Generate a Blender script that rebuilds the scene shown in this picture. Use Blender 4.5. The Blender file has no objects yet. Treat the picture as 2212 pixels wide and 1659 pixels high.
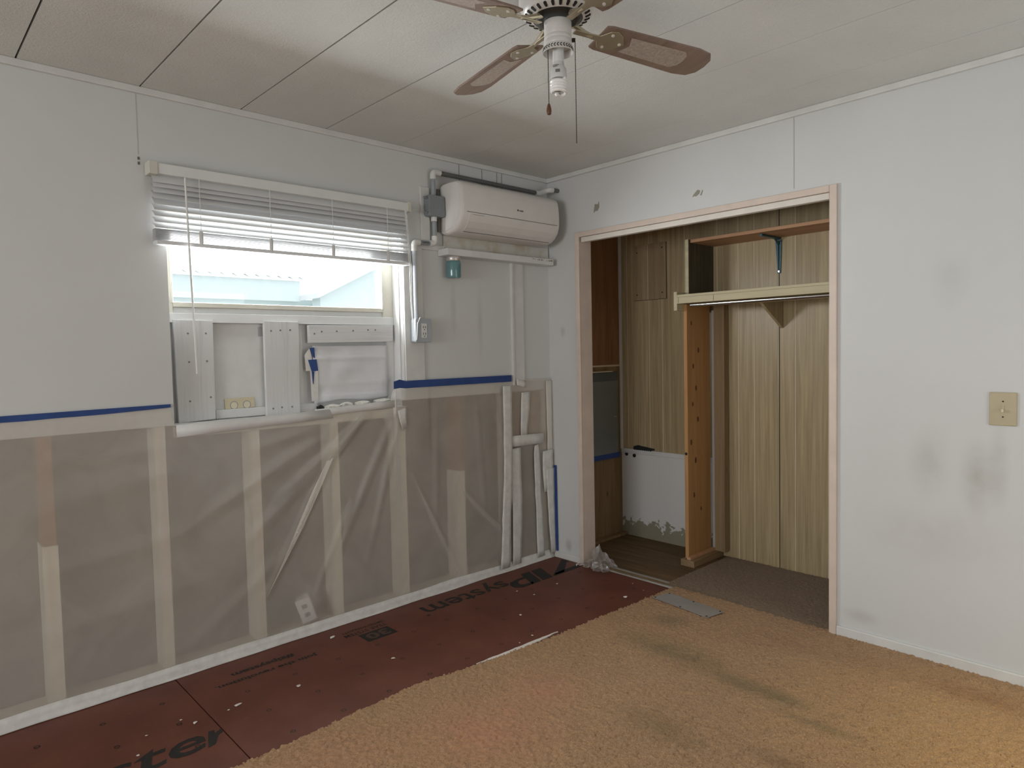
import bpy, bmesh, math, random
import numpy as np
from mathutils import Vector, Matrix, noise as mnoise

random.seed(7); rng = np.random.default_rng(7)
S = bpy.context.scene
COL = S.collection
PI = math.pi

# ------------------------------------------------------------------ camera
CAM = Vector((3.11301, -3.26016, 1.37756))
YAW, PITCH, ROLL = -0.818753, -0.0481649, -0.0210898
F_PX = 1465.407
_f = Vector((math.sin(YAW)*math.cos(PITCH), math.cos(YAW)*math.cos(PITCH), math.sin(PITCH)))
_r = Vector((math.cos(YAW), -math.sin(YAW), 0)); _u = _r.cross(_f)
_r2 = math.cos(ROLL)*_r + math.sin(ROLL)*_u; _u2 = -math.sin(ROLL)*_r + math.cos(ROLL)*_u
cd = bpy.data.cameras.new('camera'); cam = bpy.data.objects.new('camera', cd); COL.objects.link(cam)
cd.sensor_width = 36.0; cd.lens = F_PX/2212*36.0; cd.clip_start = 0.05
M3 = Matrix((_r2, _u2, -_f)).transposed()
cam.matrix_world = Matrix.Translation(CAM) @ M3.to_4x4()
S.camera = cam

# ------------------------------------------------------------------ world, lights, exposure
w = bpy.data.worlds.new('world'); S.world = w; w.use_nodes = True
bg = w.node_tree.nodes['Background']; bg.inputs[0].default_value = (0.86, 0.94, 1.0, 1); bg.inputs[1].default_value = 4.0
vs = S.view_settings
vs.view_transform = 'Standard'; vs.look = 'None'; vs.exposure = -0.97; vs.gamma = 1.0; vs.use_curve_mapping = False

def area(name, loc, rot, sx, sy, power, col):
    l = bpy.data.lights.new(name, 'AREA'); l.shape = 'RECTANGLE'; l.size = sx; l.size_y = sy
    l.energy = power; l.color = col
    o = bpy.data.objects.new(name, l); COL.objects.link(o); o.location = loc; o.rotation_euler = rot
    return o
# added fill light in a made-up window opening of the unseen rear wall
area('rear_fill_light', (2.05, -6.63, 1.45), (PI/2, 0, 0), 1.9, 1.2, 125, (0.98, 0.99, 1.0))
# daylight entering by the window in view
area('window_daylight', (-0.17, -1.76, 1.745), (0, -PI/2, 0), 0.25, 1.04, 82, (0.96, 0.985, 1.0))
# added warm fill, shining through a made-up doorway in the unseen side wall
area('warm_side_fill', (3.95, -0.75, 1.15), (0, math.radians(58), 0), 0.7, 1.9, 8, (1.0, 0.70, 0.34))

_sl = bpy.data.lights.new('carpet_pool_spot', 'SPOT'); _sl.energy = 190; _sl.color = (1.0, 0.88, 0.30); _sl.spot_size = math.radians(34); _sl.spot_blend = 1.0; _sl.shadow_soft_size = 0.12  # added yellow spot beyond the made-up doorway, for the pool on the carpet
_so = bpy.data.objects.new('carpet_pool_spot', _sl); COL.objects.link(_so); _so.location = (4.4, -0.75, 1.85)
_so.rotation_euler = (Vector((2.85, -0.62, 0)) - Vector((4.4, -0.75, 1.85))).to_track_quat('-Z', 'Y').to_euler()

H = 2.495
# ------------------------------------------------------------------ materials
def new_mat(name):
    m = bpy.data.materials.new(name); m.use_nodes = True
    return m, m.node_tree, m.node_tree.nodes['Principled BSDF']
def N(nt, t, **kw):
    n = nt.nodes.new(t)
    for k, v in kw.items():
        if hasattr(n, k): setattr(n, k, v)
        else: n.inputs[k].default_value = v
    return n
def coords(nt, scale=(1,1,1), rot=(0,0,0), loc=(0,0,0)):
    tc = N(nt, 'ShaderNodeTexCoord'); mp = N(nt, 'ShaderNodeMapping')
    mp.inputs['Scale'].default_value = scale; mp.inputs['Rotation'].default_value = rot; mp.inputs['Location'].default_value = loc
    nt.links.new(tc.outputs['Object'], mp.inputs['Vector'])
    return mp.outputs['Vector']
def ramp(nt, fac, stops):
    r = N(nt, 'ShaderNodeValToRGB')
    els = r.color_ramp.elements
    while len(els) < len(stops): els.new(0.5)
    for e, (p, c) in zip(els, stops):
        e.position = p; e.color = (c[0], c[1], c[2], 1)
    nt.links.new(fac, r.inputs['Fac'])
    return r.outputs['Color']
def mixc(nt, fac, a, b, mode='MIX'):
    m = N(nt, 'ShaderNodeMix'); m.data_type = 'RGBA'; m.blend_type = mode
    for sock, v in ((m.inputs[0], fac), (m.inputs[6], a), (m.inputs[7], b)):
        if isinstance(v, bpy.types.NodeSocket): nt.links.new(v, sock)
        elif isinstance(v, (int, float)): sock.default_value = v
        else: sock.default_value = (v[0], v[1], v[2], 1)
    return m.outputs[2]
def math_n(nt, op, a, b=None, clamp=False):
    m = N(nt, 'ShaderNodeMath'); m.operation = op; m.use_clamp = clamp
    for i, v in enumerate((a, b)):
        if v is None: continue
        if isinstance(v, bpy.types.NodeSocket): nt.links.new(v, m.inputs[i])
        else: m.inputs[i].default_value = v
    return m.outputs[0]
def blob(nt, vec, c, r, soft=1.0):
    """1 inside an ellipsoid patch at c (object space), 0 outside, soft edge"""
    mp = N(nt, 'ShaderNodeMapping'); mp.vector_type = 'TEXTURE'
    mp.inputs['Location'].default_value = c; mp.inputs['Scale'].default_value = r
    nt.links.new(vec, mp.inputs['Vector'])
    ln = N(nt, 'ShaderNodeVectorMath'); ln.operation = 'LENGTH'; nt.links.new(mp.outputs[0], ln.inputs[0])
    mr = N(nt, 'ShaderNodeMapRange'); mr.interpolation_type = 'SMOOTHSTEP'
    mr.inputs['From Min'].default_value = 1.0; mr.inputs['From Max'].default_value = 1.0 - soft
    nt.links.new(ln.outputs['Value'], mr.inputs['Value'])
    return mr.outputs[0]
def set_bump(nt, bsdf, height, strength, dist):
    b = N(nt, 'ShaderNodeBump'); b.inputs['Strength'].default_value = strength; b.inputs['Distance'].default_value = dist
    nt.links.new(height, b.inputs['Height']); nt.links.new(b.outputs[0], bsdf.inputs['Normal'])
def noise_n(nt, vec, scale, detail=3, rough=0.55, dist=0.0):
    n = N(nt, 'ShaderNodeTexNoise'); n.inputs['Scale'].default_value = scale; n.inputs['Detail'].default_value = detail
    n.inputs['Roughness'].default_value = rough; n.inputs['Distortion'].default_value = dist
    nt.links.new(vec, n.inputs['Vector'])
    return n.outputs['Fac']

def plain(name, col, rough=0.6, metal=0.0, var=0.06, vscale=9.0, bump=0.0, bscale=60.0, spec=0.5, trans=None):
    m, nt, b = new_mat(name)
    v = coords(nt)
    n = noise_n(nt, v, vscale, 4)
    lo = [max(0, c*(1-var)) for c in col]; hi = [min(1, c*(1+var)) for c in col]
    nt.links.new(ramp(nt, n, [(0.3, lo), (0.7, hi)]), b.inputs['Base Color'])
    b.inputs['Roughness'].default_value = rough; b.inputs['Metallic'].default_value = metal
    b.inputs['Specular IOR Level'].default_value = spec
    if bump: set_bump(nt, b, noise_n(nt, v, bscale, 3), bump, 0.002)
    return m
def wood(name, dark, light, axis='Z', grain=38.0, stretch=0.05, rough=0.65, contrast=(0.32, 0.68), wave=True, bump=0.12, knots=0.0):
    m, nt, b = new_mat(name)
    sc = {'X': (stretch, 1, 1), 'Y': (1, stretch, 1), 'Z': (1, 1, stretch)}[axis]
    v = coords(nt, sc)
    n1 = noise_n(nt, v, grain, 5, 0.6, 0.6)
    n2 = noise_n(nt, v, grain*0.22, 2, 0.5, 1.5)
    f = math_n(nt, 'ADD', math_n(nt, 'MULTIPLY', n1, 0.6), math_n(nt, 'MULTIPLY', n2, 0.4))
    c = ramp(nt, f, [(contrast[0], dark), (contrast[1], light)])
    if knots:
        vk = coords(nt, {'X': (.5,1,1), 'Y': (1,.5,1), 'Z': (1,1,.5)}[axis])
        vo = N(nt, 'ShaderNodeTexVoronoi'); vo.inputs['Scale'].default_value = 7.0; nt.links.new(vk, vo.inputs['Vector'])
        k = ramp(nt, vo.outputs['Distance'], [(0.0, (1,1,1)), (knots, (0,0,0))])
        c = mixc(nt, k, c, [x*0.25 for x in dark])
    nt.links.new(c, b.inputs['Base Color'])
    b.inputs['Roughness'].default_value = rough; b.inputs['Specular IOR Level'].default_value = 0.3
    if bump: set_bump(nt, b, n1, bump, 0.002)
    return m

def wall_paint(name, col, stains=(), bump=0.05):
    m, nt, b = new_mat(name)
    v = coords(nt)
    base = ramp(nt, noise_n(nt, v, 1.3, 3), [(0.3, [c*0.95 for c in col]), (0.75, col)])
    mott = noise_n(nt, v, 14, 4)
    base = mixc(nt, math_n(nt, 'MULTIPLY', mott, 0.07), base, (0.42, 0.40, 0.36))
    for (c, r, colr, amt) in stains:
        k = math_n(nt, 'MULTIPLY', blob(nt, v, c, r), math_n(nt, 'MULTIPLY', noise_n(nt, v, 11, 4), 2*amt))
        base = mixc(nt, k, base, colr)
    nt.links.new(base, b.inputs['Base Color'])
    b.inputs['Roughness'].default_value = 0.72; b.inputs['Specular IOR Level'].default_value = 0.25
    set_bump(nt, b, noise_n(nt, v, 170, 2), bump, 0.001)
    return m

WHITE = (0.66, 0.665, 0.655)
M = {}
M['wall_w'] = wall_paint('wall_paint_window', WHITE, [((0.0, -0.8, 1.62), (.3, .03, .22), (.36,.36,.36), .35), ((0.0, -0.6, 1.55), (.3, .03, .3), (.38,.38,.38), .35)])
smudge = (0.36, 0.345, 0.29)
M['wall_c'] = wall_paint('wall_paint_closet', WHITE, [
    ((2.40, 0, .82), (.085, .3, .20), smudge, .42), ((2.47, 0, .87), (.05, .3, .22), smudge, .30), ((2.22, 0, .86), (.10, .3, .20), smudge, .26),
    ((2.30, 0, 1.62), (.10, .3, .16), smudge, .14), ((2.25, 0, .55), (.4, .3, .18), (.4,.37,.32), .15),
    ((0.14, 0, .10), (.04, .2, .06), (.2,.18,.16), .5), ((0.12, 0, 1.50), (.03, .2, .05), (.3,.3,.3), .35), ((1.95, 0, .12), (.10, .2, .05), (.3,.28,.24), .3)])
M['wall_plain'] = wall_paint('wall_paint_plain', WHITE)
m, nt, b = new_mat('ceiling_texture'); v = coords(nt)
n1 = noise_n(nt, v, 120, 4, 0.7); n2 = noise_n(nt, v, 2.2, 3)
c = ramp(nt, n2, [(0.3, (0.68, 0.685, 0.65)), (0.7, (0.75, 0.755, 0.72))])
c = mixc(nt, math_n(nt, 'MULTIPLY', n1, 0.25), c, (0.46, 0.44, 0.41))
nt.links.new(c, b.inputs['Base Color']); b.inputs['Roughness'].default_value = 0.9; b.inputs['Specular IOR Level'].default_value = 0.1
set_bump(nt, b, n1, 0.75, 0.004); M['ceiling'] = m
M['seam'] = plain('seam_shadow_gap', (0.05, 0.047, 0.042), 0.9)
M['trim'] = plain('white_trim_paint', (0.66, 0.655, 0.63), 0.5, bump=0.05)
M['casing'] = plain('cream_pink_casing_paint', (0.66, 0.55, 0.47), 0.45, bump=0.04)
M['track'] = plain('track_cream', (0.72, 0.67, 0.60), 0.4)
M['whitewood'] = wood('whitewashed_board', (0.50, 0.50, 0.50), (0.66, 0.66, 0.655), 'Z', 60, 0.04, 0.7, (0.28, 0.5), bump=0.3)
M['whitewood_y'] = wood('whitewashed_board_level', (0.50, 0.50, 0.50), (0.66, 0.66, 0.655), 'Y', 60, 0.04, 0.7, (0.28, 0.5), bump=0.3)
M['white'] = plain('white_paint', (0.68, 0.68, 0.67), 0.5)
M['vinyl'] = plain('white_vinyl', (0.72, 0.73, 0.72), 0.35, var=0.03)
M['cream'] = plain('cream_vinyl', (0.60, 0.58, 0.50), 0.4)
M['screw'] = plain('screw_grey', (0.20, 0.20, 0.20), 0.5, 0.4)
M['plate'] = plain('ivory_plate', (0.60, 0.53, 0.36), 0.4)
M['switch'] = plain('tan_switch_plate', (0.44, 0.375, 0.235), 0.4)
M['toggle'] = plain('ivory_toggle', (0.66, 0.60, 0.45), 0.35)
M['dark'] = plain('dark_hole', (0.012, 0.011, 0.01), 0.8)
M['ac'] = plain('appliance_white', (0.72, 0.69, 0.655), 0.35, var=0.03)
M['acdark'] = plain('gap_grey', (0.15, 0.14, 0.13), 0.6)
M['batten_grey'] = plain('batten_offwhite', (0.46, 0.44, 0.41), 0.6)
M['black'] = plain('black_print', (0.015, 0.015, 0.015), 0.6)
M['pvc_grey'] = plain('grey_conduit', (0.30, 0.32, 0.34), 0.45)
M['pvc_dark'] = plain('dark_grey_conduit', (0.13, 0.13, 0.125), 0.5)
M['pvc_pale'] = plain('pale_grey_conduit', (0.55, 0.58, 0.62), 0.45)
M['pvc_white'] = plain('white_elbow', (0.72, 0.71, 0.68), 0.4)
M['box_grey'] = plain('grey_box', (0.22, 0.24, 0.255), 0.5)
M['box_pale'] = plain('pale_grey_box', (0.38, 0.41, 0.44), 0.45)
M['tape_white'] = plain('white_tape', (0.68, 0.665, 0.63), 0.55, var=0.1, vscale=25, bump=0.25, bscale=45)
M['tape_blue'] = plain('blue_tape', (0.018, 0.055, 0.21), 0.6, var=0.12, vscale=20)
M['stud_new'] = wood('pale_stud', (0.60, 0.54, 0.44), (0.80, 0.75, 0.64), 'Z', 40, 0.04, 0.7)
M['stud_old'] = wood('old_brown_stud', (0.24, 0.12, 0.06), (0.40, 0.22, 0.12), 'Z', 40, 0.04, 0.7)
M['sheath'] = plain('cavity_sheathing', (0.21, 0.19, 0.17), 0.9, var=0.35, vscale=3.0)
M['plyscrap'] = wood('brown_scrap', (0.30, 0.17, 0.09), (0.44, 0.28, 0.16), 'Z', 30, 0.06)
M['pine'] = wood('orange_pine', (0.38, 0.19, 0.07), (0.56, 0.33, 0.14), 'Z', 26, 0.05, 0.55, (0.3, 0.7), knots=0.13)
M['pine_x'] = wood('orange_pine_level', (0.44, 0.24, 0.13), (0.64, 0.38, 0.22), 'X', 26, 0.05, 0.55)
M['pine_y'] = wood('pine_plate', (0.20, 0.13, 0.07), (0.36, 0.24, 0.13), 'Y', 26, 0.05, 0.6)
M['stud_dk'] = wood('brown_stud', (0.22, 0.15, 0.08), (0.38, 0.27, 0.155), 'Z', 30, 0.04, 0.6, knots=0.12)
M['shelf_y'] = wood('pale_yellow_shelf_board', (0.50, 0.44, 0.28), (0.62, 0.56, 0.38), 'X', 30, 0.05, 0.55)
M['panel'] = wood('oak_print_panelling', (0.29, 0.22, 0.125), (0.50, 0.395, 0.235), 'Z', 70, 0.03, 0.34, (0.3, 0.62), bump=0.04)
M['panel_patch'] = wood('patch_panelling', (0.25, 0.18, 0.11), (0.43, 0.325, 0.205), 'Z', 45, 0.03, 0.4, (0.3, 0.62), bump=0.04)
M['panel_dark'] = wood('shaded_dark_panel', (0.06, 0.058, 0.038), (0.13, 0.115, 0.075), 'Z', 50, 0.06)  # dark grain; the side's shade is put into the wood colour
M['groove'] = plain('pale_groove', (0.66, 0.56, 0.40), 0.6)
M['ply_red'] = wood('red_brown_plywood', (0.15, 0.065, 0.025), (0.31, 0.16, 0.07), 'Z', 16, 0.12, 0.6, (0.3, 0.7), bump=0.08)
M['ply_low'] = wood('knotty_plywood', (0.15, 0.09, 0.04), (0.33, 0.22, 0.11), 'Z', 18, 0.09, 0.65, (0.3, 0.7), knots=0.1)
M['ply_floor'] = wood('bare_plywood_floor', (0.075, 0.045, 0.02), (0.22, 0.14, 0.07), 'X', 22, 0.08, 0.7, (0.3, 0.7))
M['panelbox'] = plain('grey_enamel', (0.17, 0.185, 0.175), 0.4)
M['panelbox_d'] = plain('dark_grey_enamel', (0.10, 0.115, 0.105), 0.45)
M['teal'] = plain('teal_steel', (0.035, 0.10, 0.13), 0.4, 0.3)
M['chrome'] = plain('chrome_rod', (0.62, 0.62, 0.62), 0.22, 1.0)
M['alu'] = plain('aluminium_strip', (0.60, 0.58, 0.55), 0.35, 0.8)
M['tin'] = plain('grey_sheet_metal', (0.37, 0.355, 0.33), 0.5, 0.3, var=0.08)
M['print'] = plain('black_ink', (0.012, 0.010, 0.008), 0.7, var=0.3, vscale=60)
M['foam'] = plain('foam_crumb', (0.62, 0.60, 0.55), 0.8, var=0.2, vscale=60)
M['chip'] = plain('paint_chip_white', (0.75, 0.70, 0.64), 0.8)
M['brass'] = plain('pale_brass', (0.50, 0.44, 0.32), 0.35, 0.7)
M['fanwhite'] = plain('fan_white_enamel', (0.62, 0.60, 0.57), 0.35)
M['blade'] = wood('brown_fan_blade', (0.18, 0.125, 0.095), (0.29, 0.21, 0.165), 'X', 30, 0.08, 0.5)
M['cane'] = plain('cane_insert', (0.38, 0.315, 0.26), 0.7, var=0.2, vscale=120)
M['fanblack'] = plain('fan_black', (0.02, 0.02, 0.018), 0.35)
M['chain'] = plain('chain_bronze', (0.05, 0.04, 0.03), 0.4, 0.7)
M['walnut'] = plain('pull_wood', (0.12, 0.045, 0.02), 0.4)
M['cfl'] = plain('bulb_white', (0.85, 0.84, 0.82), 0.3, var=0.02)
M['cflbase'] = plain('bulb_base_white', (0.60, 0.60, 0.60), 0.4, var=0.03)
M['printgrey'] = plain('grey_print', (0.16, 0.16, 0.16), 0.6)
M['lid'] = plain('steel_lid', (0.55, 0.52, 0.48), 0.35, 0.6)
M['paper'] = plain('white_paper', (0.70, 0.70, 0.72), 0.75, var=0.03, bump=0.2, bscale=14)
M['cord'] = plain('white_cord', (0.75, 0.75, 0.73), 0.6)
M['ext'] = plain('exterior_white_siding', (0.70, 0.78, 0.77), 0.8, var=0.03)
M['ext_roof'] = plain('exterior_roof_sheet', (0.80, 0.80, 0.80), 0.6, var=0.03)
M['ext_ground'] = plain('exterior_ground', (0.55, 0.53, 0.48), 0.9)
M['twig'] = plain('twig_brown', (0.08, 0.06, 0.04), 0.9)

# jar: teal painted glass
m, nt, b = new_mat('teal_jar_glass'); b.inputs['Base Color'].default_value = (0.11, 0.235, 0.245, 1)
b.inputs['Roughness'].default_value = 0.12; b.inputs['Coat Weight'].default_value = 0.5; M['jar'] = m
# blind slats: slightly translucent white
def slat_mat(name, col, tr):
    m, nt, b = new_mat(name); out = nt.nodes['Material Output']
    t = N(nt, 'ShaderNodeBsdfTranslucent'); t.inputs['Color'].default_value = (*col, 1)
    b.inputs['Base Color'].default_value = (*col, 1); b.inputs['Roughness'].default_value = 0.45
    mx = N(nt, 'ShaderNodeMixShader'); mx.inputs[0].default_value = tr
    nt.links.new(b.outputs[0], mx.inputs[1]); nt.links.new(t.outputs[0], mx.inputs[2]); nt.links.new(mx.outputs[0], out.inputs['Surface'])
    return m
M['slat'] = slat_mat('blind_slat', (0.74, 0.745, 0.745), 0.07)
# clear film
def film_mat(name, col, opac, gloss, noise_amt=0.12, trl=0.35):
    m, nt, b = new_mat(name); out = nt.nodes['Material Output']; nt.nodes.remove(b)
    v = coords(nt)
    tr = N(nt, 'ShaderNodeBsdfTransparent'); df = N(nt, 'ShaderNodeBsdfDiffuse'); tl = N(nt, 'ShaderNodeBsdfTranslucent'); gl = N(nt, 'ShaderNodeBsdfGlossy')
    for n in (df, tl): n.inputs['Color'].default_value = (*col, 1)
    gl.inputs['Roughness'].default_value = 0.28; gl.inputs['Color'].default_value = (0.9, 0.9, 0.9, 1)
    sm = N(nt, 'ShaderNodeMixShader'); sm.inputs[0].default_value = trl
    nt.links.new(df.outputs[0], sm.inputs[1]); nt.links.new(tl.outputs[0], sm.inputs[2])
    n1 = noise_n(nt, v, 3.5, 4, 0.55, 0.8)
    op = math_n(nt, 'ADD', opac - noise_amt, math_n(nt, 'MULTIPLY', n1, 2*noise_amt), True)
    mx = N(nt, 'ShaderNodeMixShader'); nt.links.new(op, mx.inputs[0])
    nt.links.new(tr.outputs[0], mx.inputs[1]); nt.links.new(sm.outputs[0], mx.inputs[2])
    bp = N(nt, 'ShaderNodeBump'); bp.inputs['Strength'].default_value = 0.25; bp.inputs['Distance'].default_value = 0.004
    nt.links.new(noise_n(nt, coords(nt, (1, 1.4, .5)), 16, 4), bp.inputs['Height'])
    nt.links.new(bp.outputs[0], gl.inputs['Normal']); nt.links.new(bp.outputs[0], df.inputs['Normal'])
    m2 = N(nt, 'ShaderNodeMixShader'); m2.inputs[0].default_value = gloss
    nt.links.new(mx.outputs[0], m2.inputs[1]); nt.links.new(gl.outputs[0], m2.inputs[2])
    nt.links.new(m2.outputs[0], out.inputs['Surface'])
    return m
M['film'] = film_mat('poly_film', (0.78, 0.725, 0.645), 0.45, 0.035, 0.12, 0.2)
M['film_fold'] = film_mat('poly_film_folded', (0.74, 0.72, 0.69), 0.42, 0.03, 0.06)
M['film_crease'] = film_mat('poly_film_crease', (0.80, 0.765, 0.70), 0.84, 0.05, 0.06, 0.1)
M['tape_bright'] = plain('white_lip_plastic', (0.70, 0.695, 0.68), 0.5, var=0.04, vscale=20)
M['bag'] = film_mat('bag_film', (0.62, 0.58, 0.57), 0.30, 0.10, 0.1)
m, nt, b = new_mat('window_glass'); out = nt.nodes['Material Output']; nt.nodes.remove(b)
tr = N(nt, 'ShaderNodeBsdfTransparent'); gl = N(nt, 'ShaderNodeBsdfGlossy'); gl.inputs['Roughness'].default_value = 0.02
mx = N(nt, 'ShaderNodeMixShader'); mx.inputs[0].default_value = 0.05
nt.links.new(tr.outputs[0], mx.inputs[1]); nt.links.new(gl.outputs[0], mx.inputs[2]); nt.links.new(mx.outputs[0], out.inputs['Surface']); M['glass'] = m
# red faced sheathing on the floor
m, nt, b = new_mat('red_faced_sheathing'); v = coords(nt)
c = ramp(nt, noise_n(nt, v, 5, 4), [(0.3, (0.125, 0.037, 0.022)), (0.7, (0.175, 0.055, 0.033))])
c = mixc(nt, math_n(nt, 'MULTIPLY', noise_n(nt, v, 130, 3), 0.35), c, (0.09, 0.033, 0.02))
dust = ramp(nt, noise_n(nt, v, 22, 5, 0.7), [(0.62, (0,0,0)), (0.8, (1,1,1))])
c = mixc(nt, math_n(nt, 'MULTIPLY', dust, 0.22), c, (0.30, 0.22, 0.18))
nt.links.new(c, b.inputs['Base Color']); b.inputs['Roughness'].default_value = 0.55; b.inputs['Specular IOR Level'].default_value = 0.35
set_bump(nt, b, noise_n(nt, v, 90, 3), 0.15, 0.001); M['zip'] = m
# carpets
def carpet_mat(name, lo, hi, spots):
    m, nt, b = new_mat(name); v = coords(nt)
    fine = noise_n(nt, v, 230, 3, 0.75); med = noise_n(nt, v, 3.2, 4)
    c = ramp(nt, fine, [(0.25, lo), (0.7, hi)])
    c = mixc(nt, math_n(nt, 'MULTIPLY', med, 0.25), c, [x*0.7 for x in lo])
    wob = noise_n(nt, v, 5.0, 4, 0.6)
    for (cc, rr, colr, amt) in spots:
        k = math_n(nt, 'MULTIPLY', blob(nt, v, cc, rr), math_n(nt, 'MULTIPLY', wob, 2.9*amt), True)
        c = mixc(nt, k, c, colr)
    nt.links.new(c, b.inputs['Base Color']); b.inputs['Roughness'].default_value = 0.95; b.inputs['Specular IOR Level'].default_value = 0.05
    b.inputs['Sheen Weight'].default_value = 0.15
    set_bump(nt, b, fine, 0.6, 0.004)
    return m
pink = (0.47, 0.225, 0.13); grn = (0.17, 0.13, 0.06)
M['carpet'] = carpet_mat('tan_carpet_pile', (0.20, 0.108, 0.046), (0.63, 0.395, 0.215), [
    ((1.30, -1.72, 0), (.35, .40, 1), pink, .45), ((1.22, -1.36, 0), (.25, .22, 1), pink, .35), ((1.05, -2.25, 0), (.25, .45, 1), pink, .3),
    ((1.40, -.70, 0), (.42, .16, 1), grn, .40), ((1.85, -.76, 0), (.32, .10, 1), grn, .42), ((2.10, -.85, 0), (.26, .05, 1), grn, .40), ((1.2, -.42, 0), (.16, .12, 1), grn, .3),
    ((2.45, -.22, 0), (.35, .12, 1), (.27,.13,.06), .35), ((1.9, -.25, 0), (.4, .12, 1), (.33,.19,.10), .3), ((1.7, -1.25, 0), (.3, .12, 1), grn, .25), ((2.2,-1.15,0),(.3,.07,1),(.2,.11,.05),.35)])
M['carpet_b'] = carpet_mat('brown_closet_carpet', (0.14, 0.095, 0.058), (0.34, 0.24, 0.155), [])
m, nt, b = new_mat('white_panel_peeling'); v = coords(nt)
edge = noise_n(nt, v, 16, 5, 0.65)
sep = N(nt, 'ShaderNodeSeparateXYZ'); nt.links.new(v, sep.inputs[0])
k = math_n(nt, 'LESS_THAN', math_n(nt, 'SUBTRACT', sep.outputs[2], math_n(nt, 'MULTIPLY', math_n(nt, 'SUBTRACT', edge, 0.42), 0.42)), 0.075)
c = mixc(nt, k, (0.72, 0.71, 0.70), (0.30, 0.27, 0.20)); nt.links.new(c, b.inputs['Base Color']); b.inputs['Roughness'].default_value = 0.6
set_bump(nt, b, noise_n(nt, v, 120, 2), 0.3, 0.001); M['peel'] = m
m, nt, b = new_mat('stained_cleat'); v = coords(nt)
c = ramp(nt, noise_n(nt, v, 9, 4), [(0.32, (0.50, 0.43, 0.30)), (0.5, (0.62, 0.60, 0.55))]); nt.links.new(c, b.inputs['Base Color']); b.inputs['Roughness'].default_value = .6; M['cleat'] = m

# ------------------------------------------------------------------ mesh builder
class MB:
    def __init__(s): s.v = []; s.f = []
    def add(s, vs_, fs_):
        o = len(s.v); s.v.extend([tuple(p) for p in vs_]); s.f.extend([tuple(i+o for i in f) for f in fs_]); return s
    def box(s, x0, x1, y0, y1, z0, z1):
        vs_ = [(x0,y0,z0),(x1,y0,z0),(x1,y1,z0),(x0,y1,z0),(x0,y0,z1),(x1,y0,z1),(x1,y1,z1),(x0,y1,z1)]
        return s.add(vs_, [(0,3,2,1),(4,5,6,7),(0,1,5,4),(1,2,6,5),(2,3,7,6),(3,0,4,7)])
    def prism(s, poly, axis, a, b):
        """poly: 2D points in the plane normal to axis ('x': (y,z), 'y': (x,z), 'z': (x,y))"""
        def P(p, t): return {'x': (t, p[0], p[1]), 'y': (p[0], t, p[1]), 'z': (p[0], p[1], t)}[axis]
        n = len(poly)
        vs_ = [P(p, a) for p in poly] + [P(p, b) for p in poly]
        fs_ = [tuple(range(n))[::-1], tuple(range(n, 2*n))] + [(i, (i+1) % n, n+(i+1) % n, n+i) for i in range(n)]
        return s.add(vs_, fs_)
    def tube(s, pts, r, n=8, caps=True, closed=False):
        pts = [Vector(p) for p in pts]; k = len(pts); rings = []
        up = None
        for i, p in enumerate(pts):
            a = pts[(i-1) % k] if (closed or i > 0) else p; b_ = pts[(i+1) % k] if (closed or i < k-1) else p
            t = (b_-a).normalized()
            if up is None:
                up = Vector((0,0,1)) if abs(t.z) < 0.9 else Vector((1,0,0))
            e1 = (up - t*up.dot(t)).normalized(); e2 = t.cross(e1); up = e1
            rr = r[i] if isinstance(r, (list, tuple)) else r
            rings.append([p + e1*math.cos(2*PI*j/n)*rr + e2*math.sin(2*PI*j/n)*rr for j in range(n)])
        vs_ = [q for ring in rings for q in ring]; fs_ = []
        for i in range(k if closed else k-1):
            for j in range(n):
                i2 = (i+1) % k
                fs_.append((i*n+j, i*n+(j+1) % n, i2*n+(j+1) % n, i2*n+j))
        if caps and not closed:
            fs_.append(tuple(range(n))[::-1]); fs_.append(tuple((k-1)*n+j for j in range(n)))
        return s.add(vs_, fs_)
    def lathe(s, prof, c=(0,0,0), n=32, cap=True):
        vs_ = []; fs_ = []
        for (r, z) in prof:
            for j in range(n):
                a = 2*PI*j/n; vs_.append((c[0]+r*math.cos(a), c[1]+r*math.sin(a), c[2]+z))
        for i in range(len(prof)-1):
            for j in range(n):
                fs_.append((i*n+j, i*n+(j+1) % n, (i+1)*n+(j+1) % n, (i+1)*n+j))
        if cap:
            fs_.append(tuple(range(n))[::-1]); fs_.append(tuple((len(prof)-1)*n+j for j in range(n)))
        return s.add(vs_, fs_)
    def xform(s, mat):
        s.v = [tuple(mat @ Vector(p)) for p in s.v]; return s
    def build(s, name, mat, parent=None, bevel=0.0, smooth=False, root=None):
        """coordinates are world coordinates; a child is stored relative to its root empty"""
        me = bpy.data.meshes.new(name)
        off = Vector((0,0,0))
        q = parent
        while q is not None:
            off += q.location; q = q.parent
        me.from_pydata([tuple(Vector(p)-off) for p in s.v], [], s.f)
        bm = bmesh.new(); bm.from_mesh(me); bmesh.ops.recalc_face_normals(bm, faces=bm.faces); bm.to_mesh(me); bm.free()
        me.update()
        if smooth:
            for p in me.polygons: p.use_smooth = True
            try: me.set_sharp_from_angle(angle=math.radians(40))
            except Exception: pass
        o = bpy.data.objects.new(name, me); COL.objects.link(o)
        me.materials.append(M[mat] if isinstance(mat, str) else mat)
        if parent: o.parent = parent
        if bevel:
            bv = o.modifiers.new('edge', 'BEVEL'); bv.width = bevel; bv.segments = 2; bv.limit_method = 'ANGLE'
        return o
def tag(o, label, cat, group=None):
    o['label'] = label; o['category'] = cat
    if group: o['group'] = group
    return o
def struct(o, label=None):
    o['kind'] = 'structure'
    if label: o['label'] = label
    return o
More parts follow.
